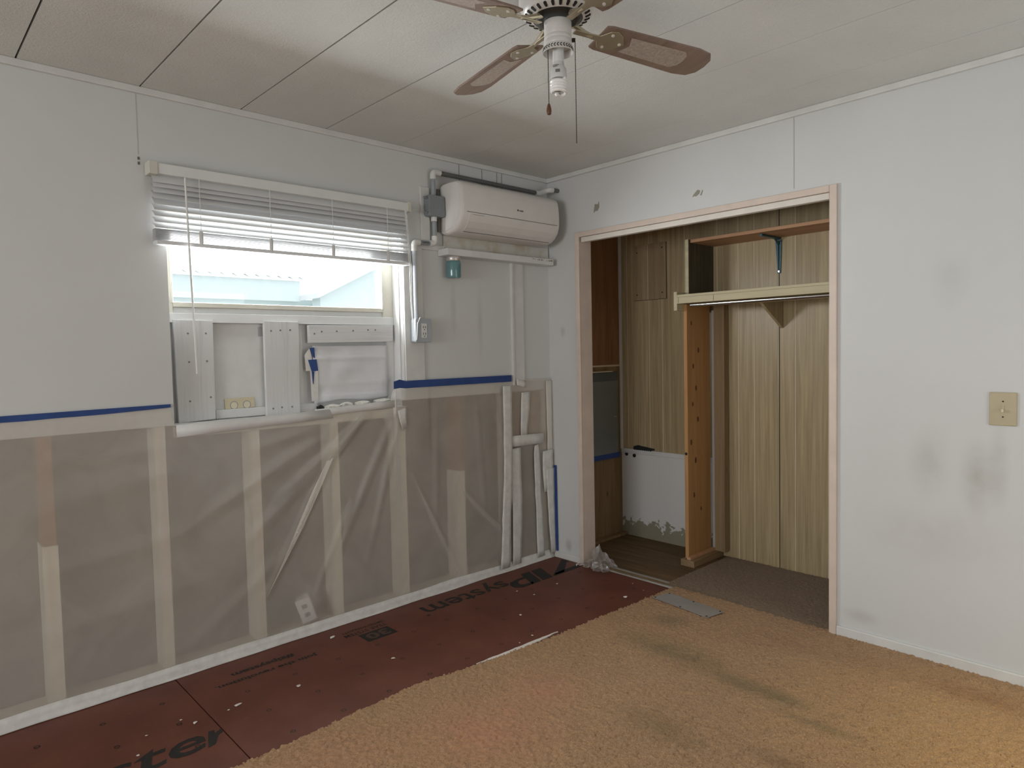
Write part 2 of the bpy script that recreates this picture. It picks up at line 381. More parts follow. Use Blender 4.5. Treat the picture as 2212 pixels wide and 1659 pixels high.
def thing(name, loc, label, cat, group=None):
    o = bpy.data.objects.new(name, None); o.empty_display_size = 0.05; COL.objects.link(o); o.location = loc
    return tag(o, label, cat, group)
def sroot(name, label, loc=(0,0,0)):
    o = bpy.data.objects.new(name, None); o.empty_display_size = 0.05; COL.objects.link(o); o.location = loc
    return struct(o, label)
def bx(*a): return MB().box(*a)

# ================================================================== SETTING
XR, YB, YC, XC = 3.85, -6.60, 0.76, 1.96       # side wall, rear wall, closet back, closet end
T = 0.12                                       # thickness of the window wall
# ---- ceiling
ceil = sroot('ceiling', 'off-white textured ceiling of long panels with dark seams')
bx(-T, XR+.1, YB-.1, YC+.1, H+.012, H+.08).build('backing', 'seam', ceil)
seams = [-6.15, -5.735, -5.32, -4.905, -4.49, -4.075, -3.66, -3.245, -2.831, -2.416, -2.002, -1.581, -1.16, -0.73, -0.294]
edges = [YB-.02] + seams + [YC+.02]
for i in range(len(edges)-1):
    wide = 0.0035 if edges[i] < -1.4 else 0.0016
    wide2 = 0.0035 if edges[i+1] < -1.4 else 0.0016
    bx(0 if i < len(edges)-2 else 0.0, XR, edges[i]+wide, edges[i+1]-wide2, H, H+.014).build('panel', 'ceiling', ceil)
# ---- window wall with stud bays
ww = sroot('wall_window', 'white painted wall opened to bare studs below')
WY0, WY1, WZ0, WZ1 = -2.338, -1.150, 1.085, 2.03
wb = MB()
wb.box(-T, 0, YB, WY0, 1.09, H); wb.box(-T, 0, WY0, WY1, WZ1, H); wb.box(-T, 0, WY1, 0.0, 1.122, H)
wb.build('wall_panel', 'wall_w', ww)
bx(-T-.012, -T+.004, YB, 0.0, 0, 1.16).build('sheathing', 'sheath', ww)
bx(-T, -.004, YB, 0.0, 0, .04).build('bottom_plate', 'stud_new', ww, 0.002)
bx(-T, -.001, WY0, WY1, 1.035, 1.083).build('window_sill_plate', 'stud_new', ww, 0.002)
s0 = -2.803
for i in range(-9, 7):
    y = s0 + 0.4064*i; half = 0.021
    top = 1.09 if y < -2.36 else (1.035 if y < -1.15 else 1.12)
    if i in (0, 5):
        zs = .664 if i == 0 else .681
        bx(-T+.006, -.001, y-half, y+half, zs, top).build('stud', 'stud_old', ww, 0.002)
        bx(-T+.006, .000, y-half-.006, y+half+.004, .04, zs).build('stud', 'stud_new', ww, 0.002)
    else:
        bx(-T+.006, -.001, y-half, y+half, .04, top).build('stud', 'stud_new', ww, 0.002)
bx(-T+.006, -.001, -.06, -.01, .04, 1.12).build('stud', 'stud_new', ww, 0.002)
bx(-T+.006, -.001, -.385, -.345, .04, 1.12).build('stud', 'stud_new', ww, 0.002)
bx(-.05, -.035, -.345, -.06, .80, 1.122).build('brown_scrap_board', 'plyscrap', ww)
# copper-brown cables behind the film on the split stud
for dy in (-.02, .012, .02):
    MB().tube([(.002, -.77+dy, .70), (.002, -.772+dy, .9), (.002, -.774+dy, 1.11)], .003, 6).build('cable', 'stud_old', ww)
bx(0, .0010, -2.432, -2.429, 2.22, H-.028).build('joint', plain('joint_pale', (.50,.50,.49), .8), ww)
for zz in (2.205, 2.185): bx(0, .0014, -2.434, -2.426, zz-.006, zz+.006).build('screw_hole', 'acdark', ww)
# mould at the ceiling
MB().box(0, .018, YB, 0, H-.028, H).build('trim_1', 'trim', None, 0.004); struct(bpy.data.objects['trim_1'])
MB().box(0, XR, -.018, 0, H-.028, H).build('trim_2', 'trim', None, 0.004); struct(bpy.data.objects['trim_2'])
# battens and boards on the window wall, right of the window
def trim(n, *a, mat='trim', bev=0.002):
    o = bx(*a).build('trim_%d' % n, mat, None, bev); struct(o); return o
trim(3, 0, .012, -1.148, -1.022, 1.20, 1.975)
trim(4, 0, .010, -1.06, -.0, 1.955, 1.985)
trim(5, 0, .012, -.335, -.245, 1.165, 1.925)
trim(6, 0, .020, -.352, -.336, 1.165, 1.925)
trim(7, 0, .010, -1.02, -.96, 1.99, 2.30)
trim(8, 0, .014, -.87, -.012, 1.972, 2.045, mat='cleat')
for yy in (-.735, -.56, -.44, -.40):          # panel joints above the air conditioner
    bx(0, .0012, yy-.0015, yy+.0015, 2.33, H-.028).build('joint', 'acdark', ww)
# ---- closet wall
wc = sroot('wall_closet', 'white smudged wall around the open closet')
OX0, OX1, OZ = 0.278, 1.812, 2.082
cw = MB(); cw.box(0, OX0-.012, 0, .10, 0, H); cw.box(OX1+.012, XR, 0, .10, 0, H); cw.box(OX0-.012, OX1+.012, 0, .10, OZ+.012, H)
cw.build('wall_panel', 'wall_c', wc)
bx(1.640, 1.643, -.0012, 0, 2.13, H-.028).build('joint', plain('joint_grey', (.42,.41,.39), .8), wc)
def splat(pts, mat, name, parent, y=-.0018):
    MB().prism(pts, 'y', y, 0).build(name, mat, parent)
M['patchg'] = plain('bare_patch_grey', (0.30, 0.285, 0.23), 0.85)
splat([(.395,2.215),(.405,2.268),(.428,2.262),(.438,2.278),(.440,2.244),(.425,2.222),(.412,2.226)], 'patchg', 'bare_patch', wc)
splat([(1.085,2.188),(1.092,2.200),(1.118,2.222),(1.132,2.216),(1.128,2.200),(1.108,2.188),(1.098,2.192)], 'patchg', 'bare_patch', wc)
splat([(1.133,2.190),(1.147,2.216),(1.150,2.212),(1.140,2.188)], 'patchg', 'bare_patch', wc)
# casing and jambs of the opening
dc = sroot('trim_9', 'cream painted casing around closet opening')
bx(.246, OX0, -.014, 0, 0, OZ+.032).build('side_casing', 'casing', dc, 0.003)
bx(OX1, 1.845, -.014, 0, 0, OZ+.032).build('side_casing', 'casing', dc, 0.003)
bx(OX0, OX1, -.014, 0, OZ, OZ+.032).build('head_casing', 'casing', dc, 0.003)
bx(OX0-.012, OX0, 0, .105, 0, OZ).build('jamb', 'casing', dc)
bx(OX1, OX1+.012, 0, .105, 0, OZ).build('jamb', 'casing', dc)
bx(OX0, OX1, 0.0, .105, OZ, OZ+.012).build('head_jamb', 'casing', dc)
bx(OX0+.015, OX1-.003, -.006, .028, OZ-.032, OZ-.002).build('door_track', 'track', dc, 0.002)
o = bx(OX1+.033, XR, -.012, 0, 0, .052).build('baseboard_closet', 'trim', None, 0.004); struct(o)
o = bx(.02, .246, -.010, 0, 0, .040).build('baseboard_corner', 'trim', None, 0.003); struct(o)
# ---- unseen walls of the room: window opening and doorway made up for the added lights
rw = MB(); RX0, RX1, RZ0, RZ1 = 1.08, 3.02, .84, 2.06
rw.box(0, RX0, YB-.1, YB, 0, H); rw.box(RX1, XR, YB-.1, YB, 0, H); rw.box(RX0, RX1, YB-.1, YB, 0, RZ0); rw.box(RX0, RX1, YB-.1, YB, RZ1, H)
struct(rw.build('wall_rear', 'wall_plain'))
sw = MB(); sw.box(XR, XR+.1, YB, -1.15, 0, H); sw.box(XR, XR+.1, -.35, .1, 0, H); sw.box(XR, XR+.1, -1.15, -.35, 2.05, H)
struct(sw.build('wall_side', 'wall_plain'))
# ---- closet shell
cs = sroot('wall_closet_side', 'plywood end wall of the closet')
bx(-T, 0, 0, YC+.1, 1.262, H).build('plywood_sheet', 'ply_red', cs)
bx(-T, 0, 0, YC+.1, 0.0, 1.256).build('plywood_sheet', 'ply_low', cs)
bx(-.002, .004, .10, .735, 1.252, 1.264).build('joint_strip', 'groove', cs)
bx(0, .016, .738, YC, .64, H).build('corner_bead', 'trim', cs, 0.003)
struct(bx(XC, XC+.1, .10, YC+.1, 0, H).build('wall_closet_end', 'wall_plain'))
cb = sroot('wall_closet_back', 'oak panelled back wall of the closet')
bx(-.02, XC, YC+.0015, YC+.1, 0, H).build('backing', 'groove', cb)
gx = [0.0, .062, .253, .362, .545, .79, .937, 1.044, 1.207, 1.304, 1.50, 1.62, 1.80, XC]
for i in range(len(gx)-1):
    lo = 0.645 if gx[i+1] < .80 else 0.0
    g0 = .0030 if i else 0; g1 = .0030
    bx(gx[i]+g0, gx[i+1]-g1, YC, YC+.008, lo, H).build('panel_board', 'panel', cb)
bx(1.2045, 1.2095, YC+.0005, YC+.006, 0, H).build('dark_joint', 'seam', cb)
bx(0, .80, YC-.004, YC+.008, 0, .62).build('white_lower_panel', 'peel', cb)
bx(0, .78, YC-.012, YC, .612, .645).build('white_rail', 'white', cb, 0.003)
for (x, z) in ((.045, .603), (.115, .597)):
    MB().lathe([(.0135, 0), (.0135, .004)], n=16).xform(Matrix.Translation((x, YC-.004, z)) @ Matrix.Rotation(PI/2, 4, 'X')).build('hole', 'dark', cb)
pp = bx(.130, .403, YC-.010, YC, 1.722, 2.112).build('cover_patch', 'panel_patch', cb, 0.001)
bx(.403, .4055, YC-.003, YC, 1.722, 2.112).build('gap_line', 'seam', pp); bx(.130, .403, YC-.003, YC, 1.7195, 1.722).build('gap_line', 'seam', pp)
bx(.2515, .2550, YC-.0108, YC-.009, 1.723, 2.111).build('groove_line', 'groove', pp)
for (x, z) in ((.165, 2.06), (.375, 2.075), (.162, 1.76), (.375, 1.765)):
    MB().lathe([(.0045, 0), (.0045, .003)], n=10).xform(Matrix.Translation((x, YC-.010, z)) @ Matrix.Rotation(PI/2, 4, 'X')).build('nail', 'dark', pp)

# ---- floor
fl = sroot('floor', 'floor of red faced sheathing panels')
bx(-T, XR, YB, YC+.1, -.08, -.018).build('joists_deck', 'ply_floor', fl)
pA = bx(0, .935, -2.386, -.002, -.016, 0).build('sheathing_panel', 'zip', fl)
pB = bx(0, .935, YB, -2.390, -.016, -.0008).build('sheathing_panel', 'zip', fl)
bx(.935, XR, YB, 0, -.018, -.006).build('underlay', 'ply_floor', fl)
bx(0, .862, 0.0, YC, -.016, .002).build('closet_plywood', 'ply_floor', fl)
bx(.862, XC, 0.0, YC, -.016, -.004).build('closet_underlay', 'ply_floor', fl)
bx(.0, .05, .12, YC, .002, .022).build('floor_cleat', 'ply_low', fl, .003)
# ink
def text_mesh(body, size, shear=0.0, offset=0.0, spacing=1.0):
    cu = bpy.data.curves.new('lettering', 'FONT'); cu.body = body; cu.size = size; cu.shear = shear; cu.offset = offset; cu.space_character = spacing
    cu.resolution_u = 3; cu.align_x = 'LEFT'
    ob = bpy.data.objects.new('lettering', cu); COL.objects.link(ob)
    dg = bpy.context.evaluated_depsgraph_get()
    me = bpy.data.meshes.new_from_object(ob.evaluated_get(dg))
    bpy.data.objects.remove(ob); bpy.data.curves.remove(cu)
    return me
def put_text(body, parent, mat, fit, to_world, shear=0.0, offset=0.0, spacing=1.0, name='lettering'):
    """fit = (length, height) of the ink box; to_world maps (u, v) to a point"""
    me = text_mesh(body, 1.0, shear, offset, spacing)
    co = np.array([v.co[:] for v in me.vertices]); lo = co.min(0); hi = co.max(0)
    off = Vector((0,0,0)); q = parent
    while q is not None: off += q.location; q = q.parent
    for v in me.vertices:
        u_ = (v.co.x-lo[0])/(hi[0]-lo[0])*fit[0]; v_ = (v.co.y-lo[1])/(hi[1]-lo[1])*fit[1]
        v.co = Vector(to_world(u_, v_)) - off
    me.materials.clear(); me.materials.append(M[mat])
    o = bpy.data.objects.new(name, me); COL.objects.link(o); o.parent = parent
    return o
ZI = .0006
rev = lambda x0, y0: (lambda u, v: (x0+v, y0-u, ZI))       # reads towards the viewer's left, upside down
fwd = lambda x0, y0: (lambda u, v: (x0-v, y0+u, ZI))       # reads the right way up
# big word: slanted capitals with pale splits, then lower case
def poly_ink(pts, parent=pA):
    MB().prism(pts, 'z', ZI-.0004, ZI).build('lettering', 'print', parent)
def capI(y0, wd, x0=.118, x1=.292, sl=.14):                # slanted bar in (x,y): reading direction -y
    return [(x0, y0), (x0, y0-wd), (x1, y0-wd-sl), (x1, y0-sl)]
poly_ink([(.10,-.02), (.10,-.03), (.28,-.30), (.28,-.20), (.16,-.045), (.16,-.02)])        # stroke of the first letter
poly_ink([(.245,-.03), (.29,-.05), (.29,-.30), (.255,-.245)])
poly_ink(capI(-.245, .085, sl=.07)); poly_ink(capI(-.345, .075, sl=.07))
poly_ink([(.19,-.45), (.19,-.50), (.215,-.535), (.25,-.545), (.265,-.52), (.265,-.46), (.295,-.48), (.295,-.57), (.265,-.605), (.215,-.60), (.18,-.565), (.165,-.49), (.165,-.44)])
put_text('system', pA, 'print', (.60, .155), rev(.072, -.585), 0.0, .012)
MB().lathe([(.010, 0), (.010, .0004)], (.236, -1.205, ZI-.0004), 14).build('lettering', 'print', pA)
bxx = MB().prism([(.196,-1.435), (.296,-1.435), (.296,-1.600), (.196,-1.600)], 'z', ZI-.0004, ZI).build('lettering_block', 'print', pA)
M['ink_gap'] = plain('ink_gap_red', (0.085, 0.034, 0.022), 0.6)
put_text('30', bxx, 'ink_gap', (.125, .070), (lambda u, v: (.211+v, -1.455-u, ZI+.0003)), 0, .03)
put_text('YEAR SYSTEM', pA, 'print', (.235, .032), rev(.150, -1.42), 0, .02)
put_text('LIMITED WARRANTY', pA, 'print', (.24, .024), rev(.112, -1.41), 0, .01)
put_text('Join the revolution.', pA, 'print', (.46, .038), rev(.213, -1.835), 0, .03)
put_text('#zipsystem', pA, 'print', (.285, .045), rev(.137, -1.915), 0, .03)
put_text('ZIPsyste', pB, 'print', (1.02, .205), (lambda u, v: (.700-v, -3.475+u, ZI-.0006)), 0.25, .012)
MB().prism([(.655,-2.468), (.548,-2.432), (.552,-2.412), (.575,-2.418), (.566,-2.400), (.558,-2.392), (.584,-2.392), (.596,-2.412), (.648,-2.440)], 'z', ZI-.001, ZI-.0006).build('lettering', 'print', pB)
# nailing marks printed on a grid
ring = MB(); r0, r1, n = .010, .0065, 12
for j in range(n):
    a, a2 = 2*PI*j/n, 2*PI*(j+1)/n
    ring.add([(r1*math.cos(a), r1*math.sin(a), 0), (r0*math.cos(a), r0*math.sin(a), 0), (r0*math.cos(a2), r0*math.sin(a2), 0), (r1*math.cos(a2), r1*math.sin(a2), 0)], [(0,1,2,3)])
first = None
for p_, xs, ys in ((pA, (.145, .353, .562, .771), [-.142-.2065*k for k in range(11)]), (pB, (.207, .415, .62), [-2.492, -2.70, -2.907, -3.11])):
    for x in xs:
        for y in ys:
            if x < .3 and -2.3 < y < -.05 and p_ is pA: continue
            if first is None:
                first = ring.build('nail_mark', 'print', None); o = first
            else:
                o = first.copy(); COL.objects.link(o)
            o.parent = p_; o.location = (x, y, ZI-.0002); o.rotation_euler = (0, 0, random.random())
# grey filler smear on the seam by the carpet
fs = MB(); n = 26; top = []; bot = []
for i in range(n+1):
    t = i/n; y = -1.39 + t*.50
    ww_ = .004+.026*math.sin(PI*min(1, t*1.05))*(.7+.5*random.random())
    bot.append((.842+.022*t+.004*random.random(), y)); top.append((bot[-1][0]+ww_, y))
fs.prism(bot + top[::-1], 'z', 0, .004); fs.build('filler_smear', 'chip', fl)

# ---- carpet
def edge_x(y):
    return float(np.interp(y, [-4.2, -2.444, -1.9, -1.685, -1.345, -.915, -.5, -.087, .02], [.85, .848, .828, .818, .872, .898, .905, .930, .930]))
def pile(name, x0, x1, y0, y1, step, z0, dz, mat, keep, base_fn=None):
    nx = int((x1-x0)/step); ny = int((y1-y0)/step)
    X, Y = np.meshgrid(np.linspace(x0, x1, nx+1), np.linspace(y0, y1, ny+1), indexing='ij')
    Xj = X + rng.uniform(-.3, .3, X.shape)*step; Yj = Y + rng.uniform(-.3, .3, X.shape)*step
    Z = z0 + rng.uniform(0, 1, X.shape)*dz
    if base_fn is not None: Z += base_fn(X, Y)
    kv = keep(X, Y)
    Z = np.where(kv, Z, Z)
    idx = np.arange((nx+1)*(ny+1)).reshape(nx+1, ny+1)
    kq = kv[:-1,:-1] & kv[1:,:-1] & kv[1:,1:] & kv[:-1,1:]
    F = np.stack([idx[:-1,:-1], idx[1:,:-1], idx[1:,1:], idx[:-1,1:]], -1)[kq]
    co = np.stack([Xj, Yj, Z], -1).reshape(-1, 3)
    used = np.unique(F); remap = -np.ones(len(co), int); remap[used] = np.arange(len(used))
    me = bpy.data.meshes.new(name); me.from_pydata(co[used].tolist(), [], remap[F].tolist()); me.update()
    for p in me.polygons: p.use_smooth = True
    o = bpy.data.objects.new(name, me); COL.objects.link(o); me.materials.append(M[mat])
    return o
ynoise = {}
def ragged(Y):
    k = np.round(Y/.0065).astype(int)
    j = np.array([[math.sin(a*12.9898)*43758.5453 % 1 for a in row] for row in k[:1]])
    return (j-.5)*.012
EY = np.vectorize(edge_x)
def keep_c(X, Y):
    e = EY(Y[0:1]) + ragged(Y)
    return (X > e) & (Y < .018)
def cbase(X, Y):
    z = .0022*np.sin(X*7+Y*3)+.0015*np.sin(Y*11-X*4)
    return z - .004*np.exp(-((X-2.05-.5*(Y+.85))/.05)**2)*((Y < -.6) & (Y > -1.3))
car = pile('carpet', .80, 2.90, -2.60, .02, .0062, .006, .0085, 'carpet', keep_c, cbase)
car['kind'] = 'stuff'; tag(car, 'worn tan shag carpet with pinkish and dark stains', 'carpet')
cut = MB()                                            # the rest of the same carpet, out of the photograph, laid coarser and joined on
me2 = bpy.data.meshes.new('tmp')
vs2 = []; fs2 = []
def qd(x0, x1, y0, y1):
    o = len(vs2); vs2.extend([(x0,y0,.010),(x1,y0,.010),(x1,y1,.010),(x0,y1,.010)]); fs2.append((o,o+1,o+2,o+3))
qd(2.90, XR, YB, 0); qd(.848, 2.90, YB, -2.60)
bm = bmesh.new(); bm.from_mesh(car.data)
bv = [bm.verts.new(p) for p in vs2]
for f in fs2: bm.faces.new([bv[i] for i in f])
bm.to_mesh(car.data); bm.free(); bpy.data.meshes.remove(me2)
cc = pile('closet_carpet', .862, XC, .006, YC-.006, .0055, .002, .0065, 'carpet_b', lambda X, Y: X > -1, None)
cc['kind'] = 'stuff'; tag(cc, 'dark brown low pile carpet on the closet floor', 'carpet')

# ================================================================== WINDOW
wn = sroot('window_1', 'white framed window with bright glass')
fx0, fx1 = -.118, -.085
def wf(name, y0, y1, z0, z1, x0=fx0, x1=fx1, mat='cream', par=wn): return bx(x0, x1, y0, y1, z0, z1).build(name, mat, par, .002)
wf('frame', WY0, -2.297, 1.57, WZ1); wf('frame', -1.222, -1.158, 1.57, WZ1); wf('frame', -2.297, -1.222, 1.99, WZ1)
wf('bottom_rail', -2.297, -1.222, 1.604, 1.626, mat='cream'); wf('sash_rail', -2.297, -1.222, 1.578, 1.604, -.118, -.098, 'vinyl')
wf('meeting_rail', WY0, -1.158, 1.535, 1.578, -.118, -.080, 'vinyl')
wf('stop', -1.232, -1.222, 1.62, 1.99, -.112, -.078, 'cream'); wf('stop', -2.306, -2.297, 1.62, 1.99, -.112, -.078, 'cream')
wf('pane', -2.297, -1.222, 1.62, 1.99, -.112, -.108, 'glass')
wf('jamb_liner', -1.158, WY1, WZ0, WZ1, -.118, -.03, 'white'); 
wf('infill_panel', -2.33, -1.158, WZ0, 1.535, -.118, -.105, 'white')
wf('sill_board', WY0, WY1, WZ0, WZ0+.006, -.118, -.0, 'white')
wf('rail_strip', -2.13, -1.625, 1.095, 1.136, -.104, -.090, 'white')
wf('mullion', -1.745, -1.695, 1.09, 1.535, -.104, -.094, 'white')
wf('side_stile', -1.205, -1.158, 1.09, 1.535, -.104, -.088, 'white')
M['grille'] = plain('grey_smudge', (.45,.45,.47), .7)
wf('grey_patch', -1.915, -1.89, 1.475, 1.52, -.105, -.1035, 'grille')

def board(loc_poly, screws, label, x0=-.090, x1=-.070, mat='whitewood'):
    ys = [p[0] for p in loc_poly]; zs = [p[1] for p in loc_poly]
    t = thing('plank', (x0, sum(ys)/len(ys), min(zs)), label, 'plank', 'whitewashed planks under the window')
    MB().prism(loc_poly, 'x', x0, x1).build('board', mat, t, .002)
    for (y, z) in screws:
        MB().lathe([(.0045, 0), (.0045, .0025)], n=10).xform(Matrix.Translation((x1-.0008, y, z)) @ Matrix.Rotation(PI/2, 4, 'Y')).build('screw', 'screw', t)
board([(-2.298,1.090), (-2.139,1.098), (-2.135,1.545), (-2.304,1.548)], [(-2.245,1.487),(-2.168,1.487),(-2.245,1.36),(-2.168,1.362),(-2.248,1.185),(-2.158,1.198)], 'weathered white vertical plank at far left under the window, six screws')
board([(-1.900,1.090), (-1.730,1.090), (-1.722,1.545), (-1.898,1.548)], [(-1.865,1.50),(-1.818,1.503),(-1.768,1.505),(-1.868,1.125),(-1.824,1.128),(-1.772,1.127)], 'weathered white vertical plank in the middle below the window')
board([(-1.67,1.440), (-1.174,1.445), (-1.171,1.534), (-1.671,1.530)], [(-1.64,1.487),(-1.60,1.498),(-1.515,1.500),(-1.42,1.503),(-1.33,1.508),(-1.285,1.508)], 'weathered white horizontal plank above the paper covered opening', mat='whitewood_y')
# telephone plate
t = thing('outlet_plate', (-.098, -2.016, 1.136), 'cream wall plate with two round holes between white planks', 'wall plate')
MB().prism([(-2.086,1.136),(-1.945,1.137),(-1.949,1.187),(-2.088,1.184)], 'x', -.104, -.096).build('plate', 'plate', t, .002)
for y in (-2.045, -1.985):
    MB().lathe([(.016, 0), (.016, .002)], n=20).xform(Matrix.Translation((-.0968, y, 1.152)) @ Matrix.Rotation(PI/2, 4, 'Y')).build('socket_hole', 'toggle', t)
    MB().lathe([(.019, 0), (.019, .001)], n=20).xform(Matrix.Translation((-.0968, y, 1.152)) @ Matrix.Rotation(PI/2, 4, 'Y')).build('socket_rim', 'box_grey', t)
# paper covered box
t = thing('paper_cover', (-.09, -1.43, 1.14), 'folded white paper sheet taped over the opening below the window', 'paper cover')
g = MB(); ny, nz = 24, 26; ys = np.linspace(-1.648, -1.208, ny+1); zs = np.linspace(1.140, 1.426, nz+1)
vs_ = []; fs_ = []
for i, y in enumerate(ys):
    for j, z in enumerate(zs):
        cr = min(abs(z-c_) for c_ in (1.357, 1.300, 1.232, 1.165))
        x = -.082 + .006*max(0, 1-cr/.006) + .006*mnoise.noise(Vector((y*9, z*11, 1)))+.004*mnoise.noise(Vector((y*23, z*9, 4)))
        vs_.append((x, y, z + .006*math.sin(y*20)*(j == 0)))
for i in range(ny):
    for j in range(nz):
        a = i*(nz+1)+j; fs_.append((a, a+nz+1, a+nz+2, a+1))
o = g.add(vs_, fs_).build('sheet', 'paper', t, smooth=True)
o.modifiers.new('thick', 'SOLIDIFY').thickness = .002
for pl in ([(-1.668,1.415),(-1.642,1.418),(-1.640,1.362),(-1.652,1.372)], [(-1.678,1.356),(-1.632,1.358),(-1.625,1.300),(-1.660,1.296)], [(-1.660,1.296),(-1.646,1.296),(-1.652,1.232),(-1.656,1.238)]):
    MB().prism(pl, 'x', -.0735, -.0725).build('blue_tape', 'tape_blue', t)
MB().prism([(-1.668,1.300),(-1.625,1.300),(-1.630,1.145),(-1.664,1.147)], 'x', -.0760, -.0745).build('white_tape', 'tape_white', t)
MB().prism([(-1.695,1.38),(-1.668,1.415),(-1.655,1.36),(-1.662,1.30),(-1.690,1.30)], 'x', -.0755, -.0745).build('white_tape', 'tape_white', t)
# foam scraps on the ledge
def lump(name, c, r, mat, seed, parent=None, rough=.35, sub=2):
    bm = bmesh.new(); bmesh.ops.create_icosphere(bm, subdivisions=sub, radius=1)
    for v in bm.verts:
        d = 1+rough*mnoise.noise(v.co*1.7+Vector((seed, seed*2.1, 0)))+rough*.5*mnoise.noise(v.co*4+Vector((0, seed, 3)))
        v.co = Vector((v.co.x*r[0]*d, v.co.y*r[1]*d, v.co.z*r[2]*d))
    mb = MB(); mb.add([v.co+Vector(c) for v in bm.verts], [[v.index for v in f.verts] for f in bm.faces]); bm.free()
    return mb.build(name, mat, parent)
for i, (y, z, r, lb) in enumerate([(-1.57, 1.112, (.035,.045,.018), 'off-white foam scrap at the left end of the window ledge'), (-1.49, 1.118, (.035,.040,.020), 'off-white foam scrap under the paper, second from the left'),
        (-1.40, 1.120, (.030,.050,.016), 'off-white foam scrap on the window ledge below the paper'), (-1.27, 1.122, (.035,.065,.020), 'large smooth foam scrap at the right end of the ledge')]):
    o = lump('foam_scrap', (-.035, y, z-.002), r, 'foam', i*3.3+1); tag(o, lb, 'foam', 'foam scraps on the window ledge')
o = lump('dark_grommet', (-.06, -1.628, 1.110), (.012,.020,.016), 'dark', 9.1); tag(o, 'black crumpled bit between ledge strip and foam scraps', 'debris')

# ---- blind
t = thing('window_blind', (.035, -1.77, 1.85), 'raised white slatted blind hanging over the window', 'blind')
BY0, BY1 = -2.398, -1.132
bx(.012, .062, BY0, BY1, 2.140, 2.184).build('head_rail', 'vinyl', t, .003)
bx(.004, .066, BY0-.012, BY0+.022, 2.136, 2.188).build('bracket', 'cream', t, .002)
bx(.004, .066, BY1-.012, BY1+.010, 2.136, 2.188).build('bracket', 'cream', t, .002)
def slat(z, tilt, x=.037, wd=.05):
    mb = MB(); prof = []
    for k in range(7):
        s_ = (k/6-.5)*wd; h_ = .0028*(1-(2*k/6-1)**2)
        prof.append((x + s_*math.cos(tilt) - h_*math.sin(tilt), z + s_*math.sin(tilt) + h_*math.cos(tilt)))
    pr2 = [(p[0], p[1]-.0016) for p in prof]
    return mb.prism(prof + pr2[::-1], 'y', BY0+.004, BY1-.004)
zs = [2.128, 2.108, 2.085, 2.060, 2.034, 2.008, 1.982, 1.956, 1.932]
for i, z in enumerate(zs):
    slat(z, math.radians([-54, -52, -50, -47, -43, -38, -34, -31, -28][i])).build('slat', 'slat', t)
for i in range(10):
    slat(1.873+.0046*i, math.radians(0)).build('slat', 'slat', t)
bx(.012, .062, BY0+.004, BY1-.004, 1.851, 1.868).build('bottom_rail', 'slat', t, .004)
for y in (-2.215, -1.905, -1.590, -1.275):
    MB().tube([(.0635, y, 2.14), (.0645, y, 2.0), (.0638, y, 1.86)], .0013, 6).build('ladder_cord', 'cord', t)
    bx(.0615, .0632, y-.008, y+.008, 1.862, 1.918).build('ladder_tape', 'vinyl', t)
MB().tube([(.074, -2.275, 2.135), (.078, -2.27, 1.75), (.080, -2.262, 1.31)], .0042, 8).build('tilt_wand', 'cord', t, smooth=True)
MB().tube([(.072, -1.168, 2.14), (.074, -1.150, 1.85), (.040, -1.125, 1.65), (.034, -1.108, 1.50)], .0015, 6).build('pull_cord', 'cord', t)
MB().tube([(.073, -1.162, 2.14), (.074, -1.140, 1.85), (.044, -1.120, 1.65), (.036, -1.112, 1.47)], .0015, 6).build('pull_cord', 'cord', t)

# ---- plastic sheet with its tapes
t = thing('plastic_sheet', (.01, -2.0, 0), 'clear wrinkled plastic sheet taped over the open stud bays', 'plastic sheet')
def ztop(y):
    return float(np.interp(y, [-4.2, -2.352, -2.340, -1.785, -1.62, -1.245, -1.238, .05], [1.165, 1.165, 1.080, 1.090, 1.103, 1.106, 1.198, 1.198]))
ridges = [((-1.968,.252),(-1.617,.847),.030,.016), ((-1.617,.847),(-1.40,1.09),.035,.014), ((-2.35,.62),(-1.45,1.07),.05,.011), ((-2.05,.52),(-1.40,1.06),.045,.011),
    ((-1.60,.36),(-1.22,1.07),.035,.013), ((-1.42,.30),(-1.20,1.05),.03,.010), ((-1.12,.70),(-.80,.07),.02,.012), ((-.764,.56),(-.477,.27),.025,.012), ((-1.72,.20),(-1.50,.64),.025,.010),
    ((-2.9,.55),(-2.3,.62),.06,.010), ((-2.9,.80),(-2.35,.90),.07,.010), ((-2.95,.30),(-2.2,.40),.07,.009), ((-2.3,.12),(-1.85,.45),.05,.009), ((-2.9,.98),(-2.4,1.0),.05,.009),
    ((-.95,1.1),(-.97,.35),.03,.008), ((-.66,1.1),(-.60,.4),.03,.008), ((-.52,1.1),(-.42,.75),.02,.008), ((-3.6,.9),(-3.0,.6),.07,.01), ((-2.0,.95),(-1.4,1.08),.04,.010), ((-1.9,.70),(-1.42,1.05),.03,.010)]
def film_x(y, z):
    x = .010
    for (a, b_, wd, amp) in ridges:
        dy, dz = b_[0]-a[0], b_[1]-a[1]; L2 = dy*dy+dz*dz
        s_ = ((y-a[0])*dy+(z-a[1])*dz)/L2
        if s_ < -.1 or s_ > 1.1: continue
        sc_ = min(1, max(0, s_)); d = math.hypot(y-a[0]-sc_*dy, z-a[1]-sc_*dz)
        if d < wd: x += .55*amp*(1-d/wd)*min(1, .25+2*min(s_+.1, 1.1-s_))
    x += .004*mnoise.noise(Vector((y*2.2, z*3.1, 2.0))) + .003*mnoise.noise(Vector((y*7, z*4, 5.0)))
    e = min(1, z/.10, max(0, (ztop(y)-z))/.012)
    return max(.0025, .004+(x-.004)*e)
ny, nz = 300, 90; vs_ = []; fs_ = []
